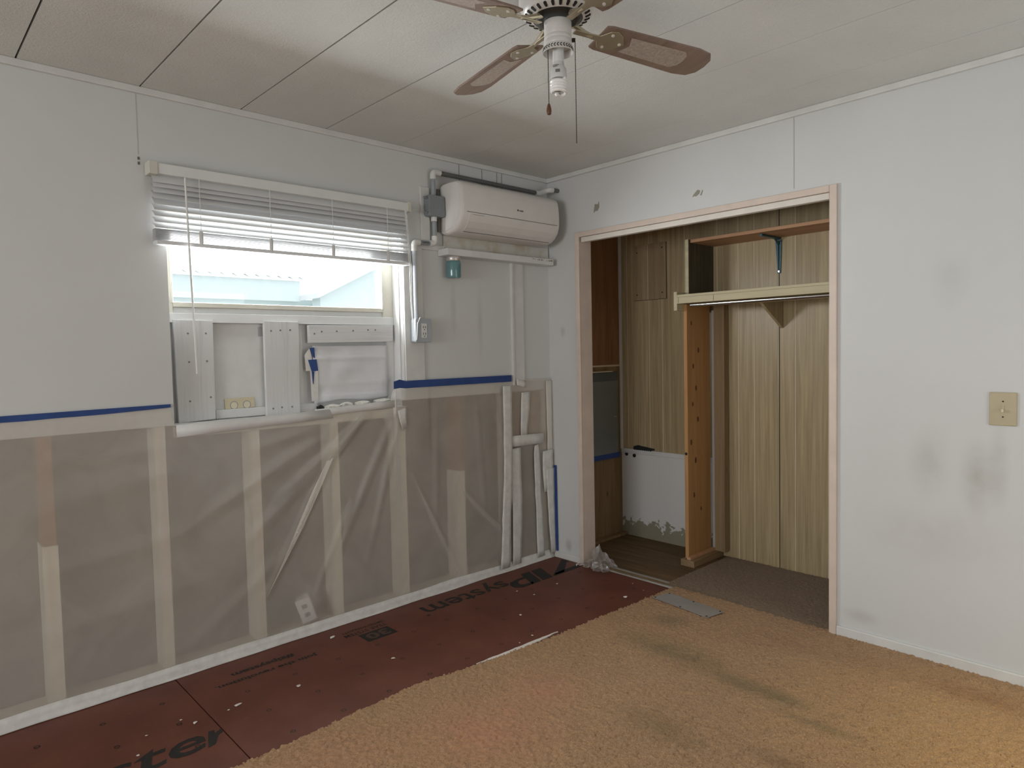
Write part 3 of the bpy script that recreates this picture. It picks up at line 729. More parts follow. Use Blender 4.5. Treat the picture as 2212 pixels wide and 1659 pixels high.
ycol = np.concatenate([np.linspace(-6.5, -3.0, 30), np.linspace(-2.985, -.004, ny-29)])
for y in ycol:
    zt = ztop(float(y))
    for j in range(nz+1):
        z = .004 + (zt-.004)*j/nz
        vs_.append((film_x(float(y), z) + (.012 if y < -1.0 else .004)*(1 if y > -1.24 else 0)*min(1, max(0, (z-.75)/.35)) + (.014*math.exp(-((y+1.74)/.09)**2-((z-.13)/.08)**2)), float(y), z))
nyc = len(ycol)
for i in range(nyc-1):
    for j in range(nz):
        a = i*(nz+1)+j; fs_.append((a, a+nz+1, a+nz+2, a+1))
MB().add(vs_, fs_).build('film', 'film', t, smooth=True)
# folded slivers where the film lies double
def sliver(pts, mat='film_fold', name='fold'):
    MB().add([(film_x(p[0], p[1])+.002, p[0], p[1]) for p in pts], [tuple(range(len(pts)))]).build(name, mat, t)
sliver([(-1.972,.245),(-1.885,.402),(-1.808,.550),(-1.720,.712),(-1.642,.848),(-1.606,.862),(-1.688,.702),(-1.776,.545),(-1.872,.398)], 'film_crease')
sliver([(-1.63,.85),(-1.45,1.06),(-1.41,1.06),(-1.60,.84)])
sliver([(-1.125,.695),(-1.00,.46),(-.815,.07),(-.83,.07),(-1.01,.43)])
sliver([(-.775,.57),(-.48,.30),(-.48,.245),(-.765,.53)])
sliver([(-1.32,1.05),(-1.22,1.08),(-1.195,1.0),(-1.205,.55),(-1.25,.95)])
sliver([(-1.575,.40),(-1.545,.60),(-1.51,.64),(-1.50,.60)])
def strip(name, pts_l, pts_r, mat, x=.022, wob=.003, th=.0012, par=t):
    """irregular tape between a left and a right outline, both lists of (y, z) top to bottom"""
    l = []; r = []
    def dens(P):
        out = []
        for a, b_ in zip(P[:-1], P[1:]):
            k = max(2, int(math.hypot(b_[0]-a[0], b_[1]-a[1])/.05))
            for i in range(k): out.append((a[0]+(b_[0]-a[0])*i/k, a[1]+(b_[1]-a[1])*i/k))
        return out + [P[-1]]
    l = [(y+random.uniform(-wob, wob), z) for y, z in dens(pts_l)]; r = [(y+random.uniform(-wob, wob), z) for y, z in dens(pts_r)]
    n = max(len(l), len(r))
    def samp(P, t_):
        f = t_*(len(P)-1); i = min(int(f), len(P)-2); f -= i
        return (P[i][0]*(1-f)+P[i+1][0]*f, P[i][1]*(1-f)+P[i+1][1]*f)
    vs_ = []; fs_ = []
    for k in range(n):
        a = samp(l, k/(n-1)); b_ = samp(r, k/(n-1))
        for q in range(5):
            f = q/4; y = a[0]*(1-f)+b_[0]*f; z = a[1]*(1-f)+b_[1]*f
            vs_.append((x+.0009*mnoise.noise(Vector((y*30, z*14, x*50)))+.0006*mnoise.noise(Vector((y*60, z*8, 3))), y, z))
    for k in range(n-1):
        for q in range(4):
            a = k*5+q; fs_.append((a, a+5, a+6, a+1))
    o = MB().add(vs_, fs_).build(name, mat, par, smooth=True)
    sd = o.modifiers.new('thick', 'SOLIDIFY'); sd.thickness = th
    return o
# vertical and cross tapes by the corner
strip('white_tape', [(-.455,1.165),(-.458,.7),(-.505,.03)], [(-.380,1.165),(-.385,.7),(-.430,.03)], 'tape_white', .034)
strip('white_tape', [(-.288,1.115),(-.303,.838)], [(-.207,1.118),(-.246,.838)], 'tape_white', .022)
strip('white_tape', [(-.379,.848),(-.379,.780)], [(-.100,.840),(-.097,.775)], 'tape_white', .026)
strip('white_tape', [(-.386,.765),(-.388,.4),(-.392,.028)], [(-.304,.768),(-.303,.4),(-.318,.028)], 'tape_white', .022)
strip('white_tape', [(-.178,.765),(-.190,.72),(-.180,.4),(-.172,.028)], [(-.150,.770),(-.138,.72),(-.125,.4),(-.104,.030)], 'tape_white', .022)
strip('white_tape', [(-.108,.720),(-.112,.55),(-.100,.45)], [(-.012,.725),(-.014,.55),(-.040,.45)], 'tape_white', .026)
strip('white_tape', [(-.085,.60),(-.070,.30),(-.052,.036)], [(-.008,.60),(-.006,.30),(-.004,.03)], 'tape_white', .030, .002)
strip('white_tape', [(-.340,1.205),(-.338,1.165)], [(-.255,1.185),(-.262,1.145)], 'tape_white', .034)
# folded plastic on the closet wall beside the corner, with its blue tape
MB().prism([(.004,1.18),(.020,1.18),(.030,.60),(.042,.04),(.004,.04)], 'y', -.004, -.002).build('film_edge', 'film_fold', t)
MB().prism([(.018,.615),(.048,.618),(.052,.045),(.034,.045)], 'y', -.007, -.0045).build('blue_tape', 'tape_blue', t)
# blue tape along the tops
def tape_line(pts, wd, x, mat='tape_blue', name='blue_tape'):
    mb = MB(); vs_ = []; fs_ = []
    for i, (y, z, w_) in enumerate(pts):
        vs_ += [(x, y, z), (x, y, z-w_)]
        if i: fs_.append((2*i-2, 2*i, 2*i+1, 2*i-1))
    o = mb.add(vs_, fs_).build(name, mat, t); o.modifiers.new('thick', 'SOLIDIFY').thickness = .0012
tape_line([(-6.5,1.178,.028), (-2.94,1.178,.026), (-2.6,1.181,.022), (-2.352,1.183,.014)], .02, .0075)
tape_line([(-1.238,1.228,.040), (-1.20,1.238,.046), (-1.16,1.228,.040), (-1.10,1.229,.040), (-.8,1.229,.040), (-.372,1.229,.040)], .03, .0225)
# white lip under the window and along the old panel edge
strip('white_lip', [(-2.338,1.092),(-2.335,1.040)], [(-1.62,1.108),(-1.60,1.062)], 'tape_bright', .020, .002)
strip('white_lip', [(-1.70,1.112),(-1.70,1.075)], [(-1.215,1.128),(-1.23,1.090)], 'tape_bright', .020, .004)
strip('corner_reflection', [(-.060,1.180),(-.055,.70)], [(-.004,1.180),(-.004,.70)], 'film_crease', .018, .002)  # white reflection on the film, painted as a pale strip at the corner
strip('white_tape', [(-1.225,1.070),(-1.195,.96)], [(-1.165,1.085),(-1.168,.98)], 'tape_white', .030)
# tape along the floor, lapping onto it
fb = MB(); n = 140; vs_ = []; fs_ = []
for i in range(n+1):
    y = -6.5+6.49*i/n; h_ = .055+.012*mnoise.noise(Vector((y*3, 1, 0)))
    vs_ += [(.012+.004*mnoise.noise(Vector((y*5, 7, 0))), y, h_), (.017, y, h_*.55), (.020, y, .008), (.026+.006*mnoise.noise(Vector((y*4, 3, 0))), y, .0022)]
    if i:
        for q in range(3): fs_.append((4*i-4+q, 4*i+q, 4*i+q+1, 4*i-3+q))
o = fb.add(vs_, fs_).build('floor_tape', 'tape_white', t, smooth=True); o.modifiers.new('thick', 'SOLIDIFY').thickness = .0012
# electrical box behind the film
t = thing('outlet_box', (-.03, -1.76, .05), 'white electrical box behind the plastic sheet near the floor', 'electrical box')
mb = MB().box(-.045, .045, -.032, .032, -.055, .055).xform(Matrix.Translation((-.056, -1.745, .118)) @ Matrix.Rotation(math.radians(-25), 4, 'Z') @ Matrix.Rotation(math.radians(18), 4, 'X'))
mb.build('box', 'pvc_white', t, .004)
mb = MB().box(.043, .050, -.036, .036, -.060, .060).xform(Matrix.Translation((-.056, -1.745, .118)) @ Matrix.Rotation(math.radians(-25), 4, 'Z') @ Matrix.Rotation(math.radians(18), 4, 'X'))
pf = mb.build('face_plate', 'white', t, .003)
for dz in (-.022, .022):
    MB().box(.049, .052, -.012, .012, dz-.010, dz+.010).xform(Matrix.Translation((-.056, -1.745, .118)) @ Matrix.Rotation(math.radians(-25), 4, 'Z') @ Matrix.Rotation(math.radians(18), 4, 'X')).build('socket', 'printgrey', pf)

# ================================================================== AIR CONDITIONER, SHELF, CONDUIT
t = thing('air_conditioner', (.1, -.49, 2.04), 'white wall mounted split air conditioner near the ceiling corner', 'air conditioner')
AY0, AY1 = -.884, -.098
prof = [(.006,2.050),(.006,2.318),(.03,2.328),(.10,2.330),(.155,2.326),(.183,2.314),(.196,2.290),(.203,2.240),(.205,2.180),(.202,2.140),(.190,2.105),(.165,2.075),(.130,2.052),(.080,2.040),(.03,2.040)]
def scaled(p, k):
    cx_, cz_ = .09, 2.19; return [(cx_+(x-cx_)*k, cz_+(z-cz_)*k) for x, z in p]
body = MB(); secs = [(AY0, .93), (AY0+.006, .975), (AY0+.02, 1.0), (AY1-.02, 1.0), (AY1-.006, .975), (AY1, .93)]
vs_ = []; fs_ = []; n = len(prof)
for (y, k) in secs:
    for (x, z) in scaled(prof, k): vs_.append((max(x, .006), y, z))
for i in range(len(secs)-1):
    for j in range(n): fs_.append((i*n+j, i*n+(j+1) % n, (i+1)*n+(j+1) % n, (i+1)*n+j))
fs_.append(tuple(range(n))); fs_.append(tuple((len(secs)-1)*n+j for j in range(n)))
body.add(vs_, fs_).build('body', 'ac', t, smooth=True)
def on_prof(name, i0, off, y0, y1, mat, sub=None):
    pts = prof[i0[0]:i0[1]+1]; out = []
    for (x, z) in pts:
        d = Vector((x-.09, z-2.19)).normalized(); out.append((x+d.x*off, z+d.y*off))
    inn = [(x-.002, z) for x, z in pts]
    return MB().prism(out + inn[::-1], 'y', y0, y1).build(name, mat, t, smooth=False)
on_prof('louver', (9, 12), .0025, AY0+.055, AY1-.040, 'ac')
MB().tube([(.2045, AY0+.035, 2.152), (.2045, AY1-.03, 2.152)], .0016, 5).build('panel_gap', 'acdark', t)
MB().tube([(.1385, AY0+.055, 2.054), (.1385, AY1-.04, 2.054)], .0022, 5).build('louver_gap', 'acdark', t)
MB().tube([(.2025, AY0+.075, 2.140), (.2025, AY0+.16, 2.140)], .0013, 5).build('louver_slot', 'acdark', t)
MB().lathe([(.0055, 0), (.0055, .001)], n=12).xform(Matrix.Translation((.2046, -.462, 2.205)) @ Matrix.Rotation(PI/2, 4, 'Y')).build('emblem', 'black', t)
put_text('GREE', t, 'black', (.034, .009), lambda u, v: (.2056, -.452+u, 2.199+v), 0, .02)
MB().prism([(.03,2.30),(.175,2.30),(.19,2.18),(.14,2.075),(.03,2.06)], 'y', AY0-.0012, AY0+.004).build('end_cap', 'ac', t)
bx(.004, .014, AY0-.022, AY0-.004, 2.06, 2.30).build('cable_gap', 'acdark', t)

o = bx(.0, .092, -.905, -.045, 1.924, 1.962).build('wall_shelf', 'white', None, .003); tag(o, 'narrow white ledge board under the air conditioner', 'shelf')
mk = MB()
for i in range(26):
    y = -.235+.18*random.random(); z = 1.948+.006*random.random()
    mk.box(.0918, .0926, y-.004, y+.004, z-.001, z+.002)
mk.build('peeled_mark', plain('rust_brown', (.25,.13,.06), .8), o)['kind'] = 'stuff'
t = thing('glass_jar', (.05, -.832, 1.80), 'teal glass jar with steel lid hanging under the white ledge', 'jar')
jl = bpy.data.objects.new('tmp', None)
MB().lathe([(.034,1.800),(.040,1.803),(.0425,1.812),(.0425,1.880),(.041,1.892),(.037,1.898)], (.05,-.832,0), 28).build('glass', 'jar', t, smooth=True)
MB().lathe([(.0415,1.896),(.0430,1.898),(.0430,1.918),(.041,1.9238)], (.05,-.832,0), 28).build('lid', 'lid', t, smooth=True)
bpy.data.objects.remove(jl)

t = thing('conduit_run', (.03, -1.09, 1.43), 'grey plastic conduit with white elbows beside the air conditioner', 'conduit')
R_ = .0125; cxw = .028
def pipe(a, b_, mat): MB().tube([a, b_], R_, 14).build('pipe', mat, t, smooth=True)
def elbow(a, c_, b_):
    a, c_, b_ = Vector(a), Vector(c_), Vector(b_); pts = [a]
    for k in range(7):
        s_ = k/6; pts.append((c_+(a-c_)*.45)*(1-s_)**2 + 2*s_*(1-s_)*c_ + (c_+(b_-c_)*.45)*s_**2)
    pts.append(b_); MB().tube(pts, .0170, 14).build('elbow', 'pvc_white', t, smooth=True)
ym, yl = -.945, -1.085
elbow((cxw, ym, 2.345), (cxw, ym, 2.386), (cxw, ym+.05, 2.386))
pipe((cxw, ym+.045, 2.386), (cxw, -.13, 2.386), 'pvc_dark')
elbow((cxw, -.135, 2.386), (cxw, -.092, 2.386), (cxw+.05, -.092, 2.392))
elbow((cxw+.045, -.092, 2.392), (cxw+.075, -.092, 2.395), (cxw+.075, -.055, 2.400))
pipe((cxw+.075, -.058, 2.400), (cxw+.075, -.004, 2.402), 'pvc_dark')
pipe((cxw, ym, 2.245), (cxw, ym, 2.348), 'pvc_grey'); pipe((cxw, ym, 2.02), (cxw, ym, 2.14), 'pvc_grey')
MB().lathe([(.017,2.112),(.017,2.142)], (cxw, ym, 0), 14).build('coupling', 'pvc_white', t, smooth=True)
elbow((cxw, ym, 2.030), (cxw, ym, 1.990), (cxw, ym-.035, 1.988))
pipe((cxw, ym-.03, 1.988), (cxw, yl+.03, 1.986), 'pvc_grey')
put_text('CANTEX', t, 'black', (.048, .010), lambda u, v: (cxw+R_+.0006, yl+.048+u, 1.982+v), 0, .02)
elbow((cxw, yl+.035, 1.986), (cxw, yl, 1.984), (cxw, yl, 1.935))
pipe((cxw, yl, 1.94), (cxw, yl, 1.565), 'pvc_pale')
jb = MB().prism([(ym-.045,2.135),(ym+.045,2.135),(ym+.055,2.145),(ym+.055,2.240),(ym+.045,2.250),(ym-.045,2.250),(ym-.055,2.240),(ym-.055,2.145)], 'x', .002, .062).build('junction_box', 'box_grey', t, .003)
for (dy, z) in ((-.060, 2.232), (-.060, 2.150)):
    MB().lathe([(.007, 0), (.007, .02)], n=10).xform(Matrix.Translation((.045, ym+dy, z)) @ Matrix.Rotation(PI/2, 4, 'X')).build('screw', 'box_grey', jb)
ob = MB().prism([(yl-.022,1.437),(yl+.075,1.437),(yl+.078,1.442),(yl+.078,1.562),(yl+.072,1.568),(yl-.022,1.568),(yl-.028,1.560),(yl-.028,1.444)], 'x', .012, .062).build('receptacle_box', 'box_pale', t, .004)
rc = bx(.061, .065, yl+.010, yl+.045, 1.462, 1.540).build('receptacle', 'white', ob, .001)
for dz in (0, .036):
    bx(.0645, .0658, yl+.018, yl+.021, 1.478+dz, 1.490+dz).build('slot', 'dark', ob); bx(.0645, .0658, yl+.033, yl+.036, 1.478+dz, 1.490+dz).build('slot', 'dark', ob)
    bx(.0645, .0658, yl+.025, yl+.030, 1.468+dz, 1.473+dz).build('slot', 'dark', ob)
MB().tube([(.066, yl-.026, 1.45), (.070, yl-.020, 1.54), (.066, yl, 1.572), (.050, yl+.04, 1.574)], .0022, 6).build('cord_loop', 'cord', ob)

# ================================================================== CLOSET THINGS
t = thing('divider_board', (.757, .565, .045), 'tall knotty pine board standing upright in the closet', 'board')
bx(.745, .770, .432, .700, .045, 1.648).build('board', 'pine', t, .002)
for (y, z, r) in ((.50,1.26,.012),(.53,1.12,.013),(.49,1.02,.011),(.55,.92,.012),(.47,.78,.014),(.52,.66,.015),(.56,1.36,.013),(.50,.44,.013),(.58,.34,.010),(.48,1.53,.010)):
    MB().lathe([(r*.9, 0), (r*.9, .0012)], n=12).xform(Matrix.Translation((.7698, y, z)) @ Matrix.Rotation(PI/2, 4, 'Y') @ Matrix.Diagonal((1.5,.8,1,1))).build('knot', 'walnut', t)
MB().lathe([(.009, 0), (.009, .0012)], n=12).xform(Matrix.Translation((.7575, .4315, .71)) @ Matrix.Rotation(PI/2, 4, 'X')).build('knot', 'dark', t)
t = thing('floor_plate', (.78, .58, 0), 'dark wooden floor plate under the upright pine board', 'wooden plate')
bx(.732, .828, .398, YC-.006, .0025, .044).build('plate', 'pine_y', t, .002)
bx(.772, .800, .405, .705, .044, .062).build('cleat', 'pine_x', t, .002)
o = bx(.800, .872, .695, YC-.006, .045, 1.683).build('wall_stud', 'stud_dk', None, .003); tag(o, 'brown knotty wooden stud against the closet back wall', 'stud')
o = bx(.774, .792, .712, .738, .05, 1.615).build('white_batten', 'batten_grey', None, .002); tag(o, 'thin white batten between the pine board and stud', 'batten')
o = bx(.766, 1.955, .482, YC-.001, 2.030, 2.050).build('closet_shelf', 'pine_x', None, .002); tag(o, 'upper orange pine shelf in the closet on a blue bracket', 'shelf', 'closet shelves')
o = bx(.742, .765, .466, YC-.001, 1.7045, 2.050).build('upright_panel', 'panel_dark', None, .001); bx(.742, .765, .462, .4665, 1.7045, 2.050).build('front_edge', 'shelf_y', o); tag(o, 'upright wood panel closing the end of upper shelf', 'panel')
t = thing('closet_shelf', (1.35, .56, 1.65), 'lower pale wooden closet shelf with thick front lip', 'shelf', 'closet shelves')
bx(.748, 1.955, .358, YC-.001, 1.688, 1.703).build('shelf_board', 'shelf_y', t, .001)
bx(.748, 1.955, .352, .372, 1.648, 1.687).build('front_lip', 'shelf_y', t, .001)
bx(1.0005, 1.0025, .3512, .3522, 1.650, 1.686).build('lip_joint', 'seam', t)
bx(.7625, .7640, .3512, .3522, 1.650, 1.686).build('lip_joint', 'seam', t)
o = bx(.722, .745, .362, YC-.013, 1.607, 1.722).build('shelf_cleat', 'shelf_y', None, .001); tag(o, 'short pale board end beside the lower closet shelf', 'cleat')
o = MB().prism([(.385,1.686),(YC-.002,1.686),(YC-.002,1.483)], 'x', 1.214, 1.232).build('shelf_support', 'panel', None, .001); tag(o, 'triangular wooden support under the lower closet shelf', 'support')
o = MB().tube([(.795,.44,1.640),(1.955,.44,1.640)], .014, 16).build('closet_rod', 'chrome', None, smooth=True); tag(o, 'chrome hanging rod under the lower closet shelf', 'rod')
t = thing('shelf_bracket', (1.205, .76, 1.82), 'dark teal metal bracket under the upper closet shelf', 'bracket')
MB().prism([(1.200,1.815),(1.218,1.815),(1.226,2.016),(1.186,2.016)], 'y', YC-.008, YC-.001).build('wall_arm', 'teal', t, .001)
MB().prism([(1.190,YC-.006),(1.222,YC-.006),(1.214,.53),(1.198,.53)], 'z', 2.018, 2.029).build('shelf_arm', 'teal', t, .001)
MB().prism([(1.206,1.83),(1.211,1.83),(1.212,2.01),(1.203,2.01)], 'y', YC-.0092, YC-.0078).build('channel', 'dark', t)
MB().tube([(1.207,YC-.010,1.99),(1.207,YC-.05,2.016)], .006, 6).build('gusset', 'teal', t)
MB().lathe([(.006, 0), (.006, .003)], n=12).xform(Matrix.Translation((1.209, YC-.008, 1.826)) @ Matrix.Rotation(PI/2, 4, 'X')).build('screw', 'chrome', t)
MB().lathe([(.005, 0), (.005, .003)], n=12).xform(Matrix.Translation((1.217, YC-.008, 2.000)) @ Matrix.Rotation(PI/2, 4, 'X')).build('screw', 'chrome', t)
# breaker panel
t = thing('electrical_panel', (.012, .52, .60), 'grey electrical panel on the closet end wall', 'electrical panel')
bx(.0, .016, .30, .700, .600, 1.215).build('cover', 'panelbox_d', t, .003)
dr = bx(.016, .022, .315, .690, .610, 1.150).build('door', 'panelbox', t, .003)
MB().tube([(.022+.012*math.sin(a), .655+.018*math.cos(a), .895+.008*math.sin(2*a)) for a in np.linspace(0, PI, 9)], .003, 6).build('latch_ring', 'chrome', dr)
bx(.016, .0245, .315, .705, .585, .622).build('blue_tape', 'tape_blue', t)
o = bx(.0, .05, .30, .60, 1.215, 1.222).build('panel_top_strip', 'groove', t)
# black vent scrap on the white rail
t = thing('vent_grille', (.20, .75, .645), 'black torn plastic vent strip lying on the white rail', 'vent strip')
g = MB().prism([(.112,.646),(.118,.668),(.150,.676),(.180,.672),(.225,.668),(.262,.664),(.292,.660),(.288,.650),(.25,.646),(.17,.645)], 'y', YC-.016, YC-.001).build('strip', 'black', t)
for k in range(9):
    bx(.125+.017*k, .133+.017*k, YC-.018, YC-.014, .642, .652).build('tooth', 'black', t)
# threshold strip
o = MB().prism([(-.004,.0025),(.002,.0075),(.012,.0085),(.020,.006),(.026,.0025)], 'x', .395, .935).build('threshold_strip', 'alu', None, smooth=False)
tag(o, 'thin metal threshold strip at the closet opening', 'threshold')
for k, (y0, y1, z1) in enumerate(((.032,.050,.006), (.054,.070,.009), (.074,.082,.005))):
    bx(.30, .885-.01*k, y0, y1, .002, z1).build('old_track', 'tin' if k == 1 else 'ply_low', fl)
# crumpled plastic bag
bmx = bmesh.new(); bmesh.ops.create_grid(bmx, x_segments=18, y_segments=18, size=.5)
bag = MB(); vs_ = []
for v in bmx.verts:
    u_, w_ = v.co.x, v.co.y; r = math.hypot(u_, w_)
    x = .385 + .19*u_ + .05*mnoise.noise(Vector((u_*5, w_*5, 1)))
    y = .010 + .17*w_ + .05*mnoise.noise(Vector((u_*5, w_*5, 4)))
    z = .012 + .075*max(0, 1-2.1*r) + .045*abs(mnoise.noise(Vector((u_*6, w_*6, 7)))) + .085*math.exp(-((u_+.12)/.10)**2-((w_-.22)/.14)**2)
    vs_.append((max(x, .292) if y > -.02 else x, y, z))
bag.add(vs_, [[v.index for v in f.verts] for f in bmx.faces]); bmx.free()
o = bag.build('plastic_bag', 'bag', None); tag(o, 'crumpled clear plastic bag on the floor at the closet jamb', 'plastic bag')
# floor register cover
t = thing('floor_plate_cover', (1.14, -.18, .012), 'flat grey metal cover plate screwed over carpet by the closet', 'cover plate')
rp = [(.952,-.222),(.982,-.100),(1.338,-.142),(1.318,-.268)]
MB().prism(rp, 'z', .0155, .0175).build('plate', 'tin', t)
for (x, y) in ((.966,-.212),(.990,-.112),(1.140,-.238),(1.152,-.128),(1.322,-.152),(1.306,-.256)):
    MB().lathe([(.005, .0172), (.005, .0190)], (x, y, 0), 10).build('screw', 'dark', t)
# light switch
t = thing('light_switch', (2.483, 0, 1.04), 'tan oversized light switch plate on the white wall', 'light switch')
bx(2.437, 2.529, -.007, 0, 1.041, 1.174).build('plate', 'switch', t, .003)
bx(2.479, 2.488, -.009, -.005, 1.094, 1.122).build('slot_frame', 'switch', t)
bx(2.480, 2.487, -.020, -.006, 1.096, 1.108).build('toggle', 'toggle', t, .001)
for z in (1.138, 1.076):
    MB().lathe([(.003, 0), (.003, .002)], n=10).xform(Matrix.Translation((2.4835, -.0065, z)) @ Matrix.Rotation(PI/2, 4, 'X')).build('screw', 'dark', t)
# crumbs on the floor
chips = [(.826,-.293,.018),(.400,-.392,.008),(.429,-.614,.009),(.588,-.872,.011),(.535,-1.618,.012),(.128,-1.704,.020),(.812,-1.009,.010),(.319,-.641,.008),(.719,-.086,.006),(.831,-.135,.007),(.826,-1.107,.006),
    (.442,-2.281,.020),(.455,-2.446,.012),(.395,-2.479,.008),(.417,-2.604,.008),(.470,-2.039,.014),(.533,-2.663,.008),(.451,-2.321,.006)]
special = {0: 'white paint flake cluster on red floor near the metal cover plate', 5: 'long white paint flake by the floor tape', 11: 'thin curved white shaving right of the floor panel joint', 15: 'jagged white paint flake on the red floor below small print',
    1: 'white crumb near the slanted capital letters on the red floor', 2: 'white crumb below the round capital letter of the large print', 3: 'white crumb midway between the large print and carpet edge',
    4: 'white crumb between the boxed number print and the carpet', 6: 'white crumb beside the filler smear, end nearer the closet', 7: 'tiny white speck touching the round capital letter', 8: 'tiny white speck nearest the metal threshold strip',
    9: 'tiny white speck at the carpet corner by the threshold', 10: 'tiny white speck beside the middle of the filler smear', 12: 'short white shaving just left of the floor panel joint', 13: 'small white speck behind the short shaving by the panel joint',
    14: 'small white crumb just above the large letters nearest the camera', 16: 'leftmost white crumb, on the large letters nearest the camera', 17: 'tiny white speck beside the curved white shaving'}
for i, (x, y, r) in enumerate(chips):
    o = lump('paint_chip', (x, y, .002+ r*.18), (r*(.3 if i in (5, 11) else .55), r*.75, r*.22), 'chip', i*2.7, None, .8, 1)
    tag(o, special.get(i, 'small white paint crumb scattered on the red floor panel'), 'paint chip', 'paint crumbs on the red floor')

# ================================================================== CEILING FAN
FX, FY = 1.725, -1.747
t = thing('ceiling_fan', (FX, FY, 2.13), 'white ceiling fan with brown blades and a bare spiral bulb', 'ceiling fan')
fc = (FX, FY, 0)
MB().lathe([(.055,H-.001),(.07,H-.012),(.072,2.46),(.095,2.452),(.112,2.435),(.114,2.395),(.108,2.378)], fc, 40).build('motor_housing', 'fanwhite', t, smooth=True)
fr = MB().lathe([(.108,2.378),(.104,2.366),(.090,2.357),(.074,2.352),(.074,2.356),(.104,2.372)], fc, 40, cap=False).build('vent_ring', 'fanwhite', t, smooth=True)
for k in range(26):
    a = 2*PI*k/26; ca, sa = math.cos(a), math.sin(a)
    mm = Matrix.Translation((FX+ca*.0895, FY+sa*.0895, 2.3565)) @ Matrix.Rotation(a, 4, 'Z') @ Matrix.Rotation(math.radians(-24), 4, 'Y')
    MB().prism([(-.0085,-.002),(-.006,-.0036),(.006,-.0045),(.0085,-.002),(.0085,.002),(.006,.0045),(-.006,.0036),(-.0085,.002)], 'z', -.0016, .002).xform(mm).build('vent_slot', 'dark', fr)
MB().lathe([(.074,2.372),(.074,2.354),(.066,2.345),(.050,2.341),(.040,2.341)], fc, 36).build('rotor_dish', 'fanblack', t, smooth=True)
MB().lathe([(.038,2.345),(.0405,2.340),(.0405,2.302),(.0395,2.300),(.041,2.296),(.041,2.290),(.0395,2.288),(.041,2.284),(.041,2.276),(.039,2.272)], fc, 36).build('switch_housing', 'fanwhite', t, smooth=True)
fit = MB().lathe([(.040,2.273),(.041,2.270),(.0455,2.252),(.0440,2.252),(.0395,2.270)], fc, 40, cap=False).build('fitter_ring', 'fanwhite', t, smooth=True)
for k in range(30):
    a = 2*PI*k/30
    for (zz, sg) in ((2.2645, 1), (2.2585, -1)):
        rr = .0412+(2.270-zz)*.25+.0006
        mm = Matrix.Translation((FX+rr*math.cos(a), FY+rr*math.sin(a), zz)) @ Matrix.Rotation(a, 4, 'Z') @ Matrix.Rotation(sg*.7, 4, 'X')
        MB().box(-.0006, .0006, -.003, .003, -.0010, .0010).xform(mm).build('leaf_slot', 'dark', fit)
MB().lathe([(.0165,2.275),(.0165,2.224),(.015,2.222)], fc, 24).build('lamp_socket', 'cflbase', t, smooth=True)
bl = MB().lathe([(.0165,2.226),(.0175,2.214),(.0235,2.206),(.0245,2.184),(.023,2.178),(.010,2.176)], fc, 28).build('bulb_base', 'cflbase', t, smooth=True)
pr = MB()
for (a0, a1, z0, z1) in ((-1.35, -.75, 2.2065, 2.2095), (-1.35, -.55, 2.2105, 2.2125), (-1.0, -.45, 2.190, 2.199)):
    for k in range(6):
        b0 = a0+(a1-a0)*k/6-.2; b1 = a0+(a1-a0)*(k+1)/6-.2; rr = .0247
        pr.add([(FX+rr*math.cos(b0), FY+rr*math.sin(b0), z0), (FX+rr*math.cos(b1), FY+rr*math.sin(b1), z0), (FX+rr*math.cos(b1), FY+rr*math.sin(b1), z1), (FX+rr*math.cos(b0), FY+rr*math.sin(b0), z1)], [(0,1,2,3)])
pr.build('print_marks', 'printgrey', bl)
pts = []
for k in range(141):
    s_ = k/140; a = s_*4.6*2*PI; r = .0205 if s_ < .94 else .0205*(1-(s_-.94)/.06*.8)
    pts.append((FX+r*math.cos(a), FY+r*math.sin(a), 2.176-.040*s_))
MB().tube(pts, .0053, 8).build('spiral_tube', 'cfl', bl, smooth=True)
# chains
rd = Vector((math.cos(YAW), -math.sin(YAW), 0))
def chain(dx, z0, z1, pend):
    c_ = Vector((FX, FY, 0)) + rd*dx
    mb = MB(); z = z0
    mb.tube([(c_.x, c_.y, z0), (c_.x, c_.y, z1)], .0007, 5)
    while z > z1:
        mb.lathe([(.0004, .0016), (.0016, .0008), (.0016, -.0008), (.0004, -.0016)], (c_.x, c_.y, z), 6); z -= .0045
    o = mb.build('pull_chain', 'chain', t)
    if pend:
        MB().lathe([(.002, .004), (.0045, 0), (.0072, -.012), (.0076, -.018), (.0060, -.027), (.003, -.029)], (c_.x, c_.y, z1), 16).build('pull_knob', 'walnut', o, smooth=True)
chain(-.030, 2.262, 2.104, True); chain(.0505, 2.285, 1.992, False)
c_ = Vector((FX, FY, 2.290)) + rd*.042
MB().tube([tuple(c_-rd*.004), tuple(c_+rd*.009)], .006, 10).build('chain_outlet', 'chain', t)
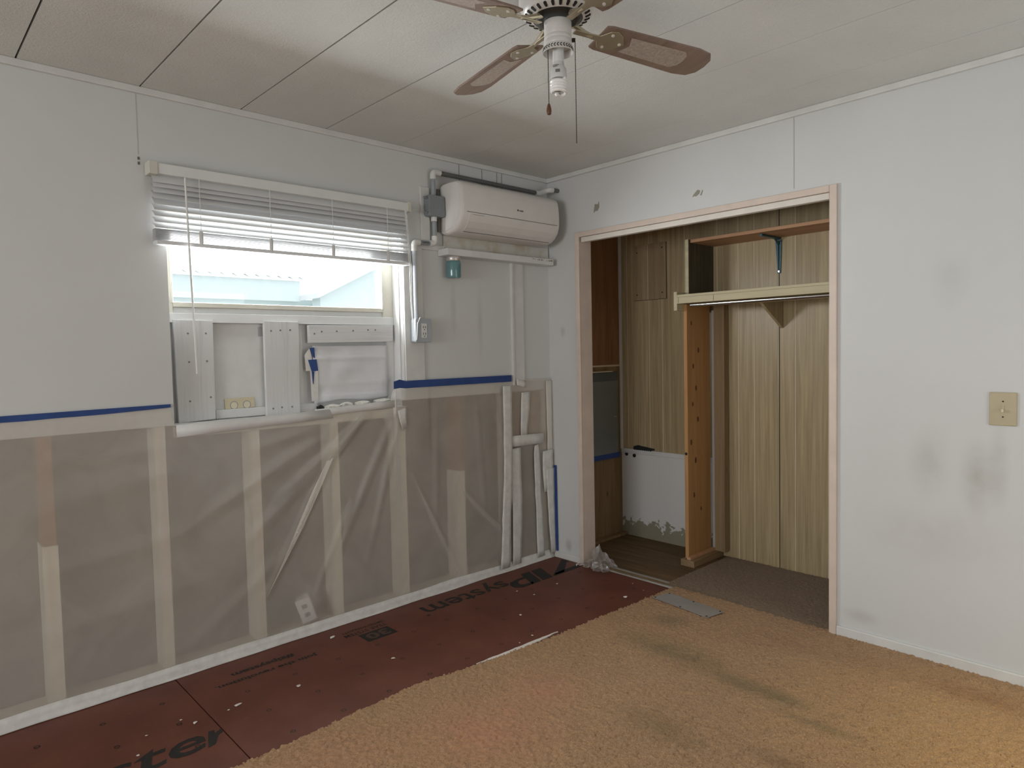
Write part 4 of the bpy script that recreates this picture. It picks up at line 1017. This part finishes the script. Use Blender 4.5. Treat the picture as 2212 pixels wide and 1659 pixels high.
# blades
for ang in (78, 168, 258, 348):
    a = math.radians(ang)
    base = Matrix.Translation((FX, FY, 2.338)) @ Matrix.Rotation(a, 4, 'Z')
    ptch = base @ Matrix.Rotation(math.radians(-12), 4, 'X')
    iron = MB().prism([(.060,-.010),(.115,-.009),(.150,-.012),(.172,-.040),(.195,-.046),(.225,-.030),(.250,0),(.225,.030),(.195,.046),(.172,.040),(.150,.012),(.115,.009),(.060,.010)], 'z', -.012, -.008)
    ir = iron.xform(ptch).build('blade_iron', 'brass', t, .001)
    MB().tube([(.055,0,.012),(.075,0,.004),(.105,0,-.006),(.125,0,-.009)], [.008,.008,.007,.006], 8).xform(ptch).build('iron_arm', 'brass', ir, smooth=True)
    for (x, y) in ((.185,-.028), (.185,.028), (.232,0)):
        MB().lathe([(.005,-.0145),(.005,-.012)], (x, y, 0), 10).xform(ptch).build('screw', 'fanwhite', ir)
    out = [(.150,-.050),(.170,-.056),(.52,-.068),(.575,-.060),(.600,-.035),(.606,0),(.600,.035),(.575,.060),(.52,.068),(.170,.056),(.150,.050)]
    bo = MB().prism(out, 'z', -.008, -.002).xform(ptch).build('blade', 'blade', t, .001)
    ins = [(.255,-.035),(.48,-.042),(.50,-.025),(.505,0),(.50,.025),(.48,.042),(.255,.035),(.275,0)]
    MB().prism(ins, 'z', -.0088, -.0075).xform(ptch).build('cane_insert', 'cane', bo)

# ================================================================== OUTSIDE THE WINDOW
t = thing('neighbour_building', (-4.6, -.2, 0), 'pale building with corrugated roof edge seen through the window', 'building')
bx(-4.9, -4.6, -6, 2.2, -.5, 2.05).build('wall', 'ext', t)
bx(-4.62, -4.5, -6, .45, 2.02, 2.26).build('fascia', 'ext', t)
mb = MB(); vs_ = []; fs_ = []
n = 260
for i in range(n+1):
    y = -6+6.5*i/n; h_ = .018*math.sin(y*2*PI/.13)
    vs_ += [(-4.44, y, 2.285+h_), (-6.4, y, 2.85+h_)]
    if i: fs_.append((2*i-2, 2*i, 2*i+1, 2*i-1))
o = mb.add(vs_, fs_).build('corrugated_roof', 'ext_roof', t, smooth=True); o.modifiers.new('thick', 'SOLIDIFY').thickness = .004
t = thing('gable_shed', (-4.2, 1.3, 0), 'white gabled shed beyond the right half of the window', 'shed')
MB().prism([(.55,-.5),(2.6,-.5),(2.6,2.1),(1.6,2.62),(.55,2.1)], 'x', -4.4, -4.2).build('gable_wall', 'ext', t)
MB().prism([(.45,2.03),(1.6,2.60),(2.7,2.03),(2.7,2.09),(1.6,2.68),(.45,2.09)], 'x', -4.5, -4.05).build('roof', 'ext_roof', t)
struct(bx(-9, -.6, -9, 5, -.6, -.5).build('ground_outside', 'ext_ground'))
t = thing('bare_shrub', (-1.2, -.35, 0), 'thin bare twigs outside the right side of the window', 'shrub')
for k in range(16):
    y0 = -.55+.5*random.random(); z0 = 1.45+.4*random.random(); p = [Vector((-1.2, y0, z0))]
    for s_ in range(4): p.append(p[-1]+Vector((random.uniform(-.03,.03), random.uniform(-.05,.05), random.uniform(-.01,.07))))
    MB().tube(p, .0022, 5).build('twig', 'twig', t)
MB().tube([(-1.2,-.32,-.5),(-1.2,-.30,.6),(-1.2,-.33,1.5),(-1.2,-.30,1.9)], .006, 6).build('stem', 'twig', t)
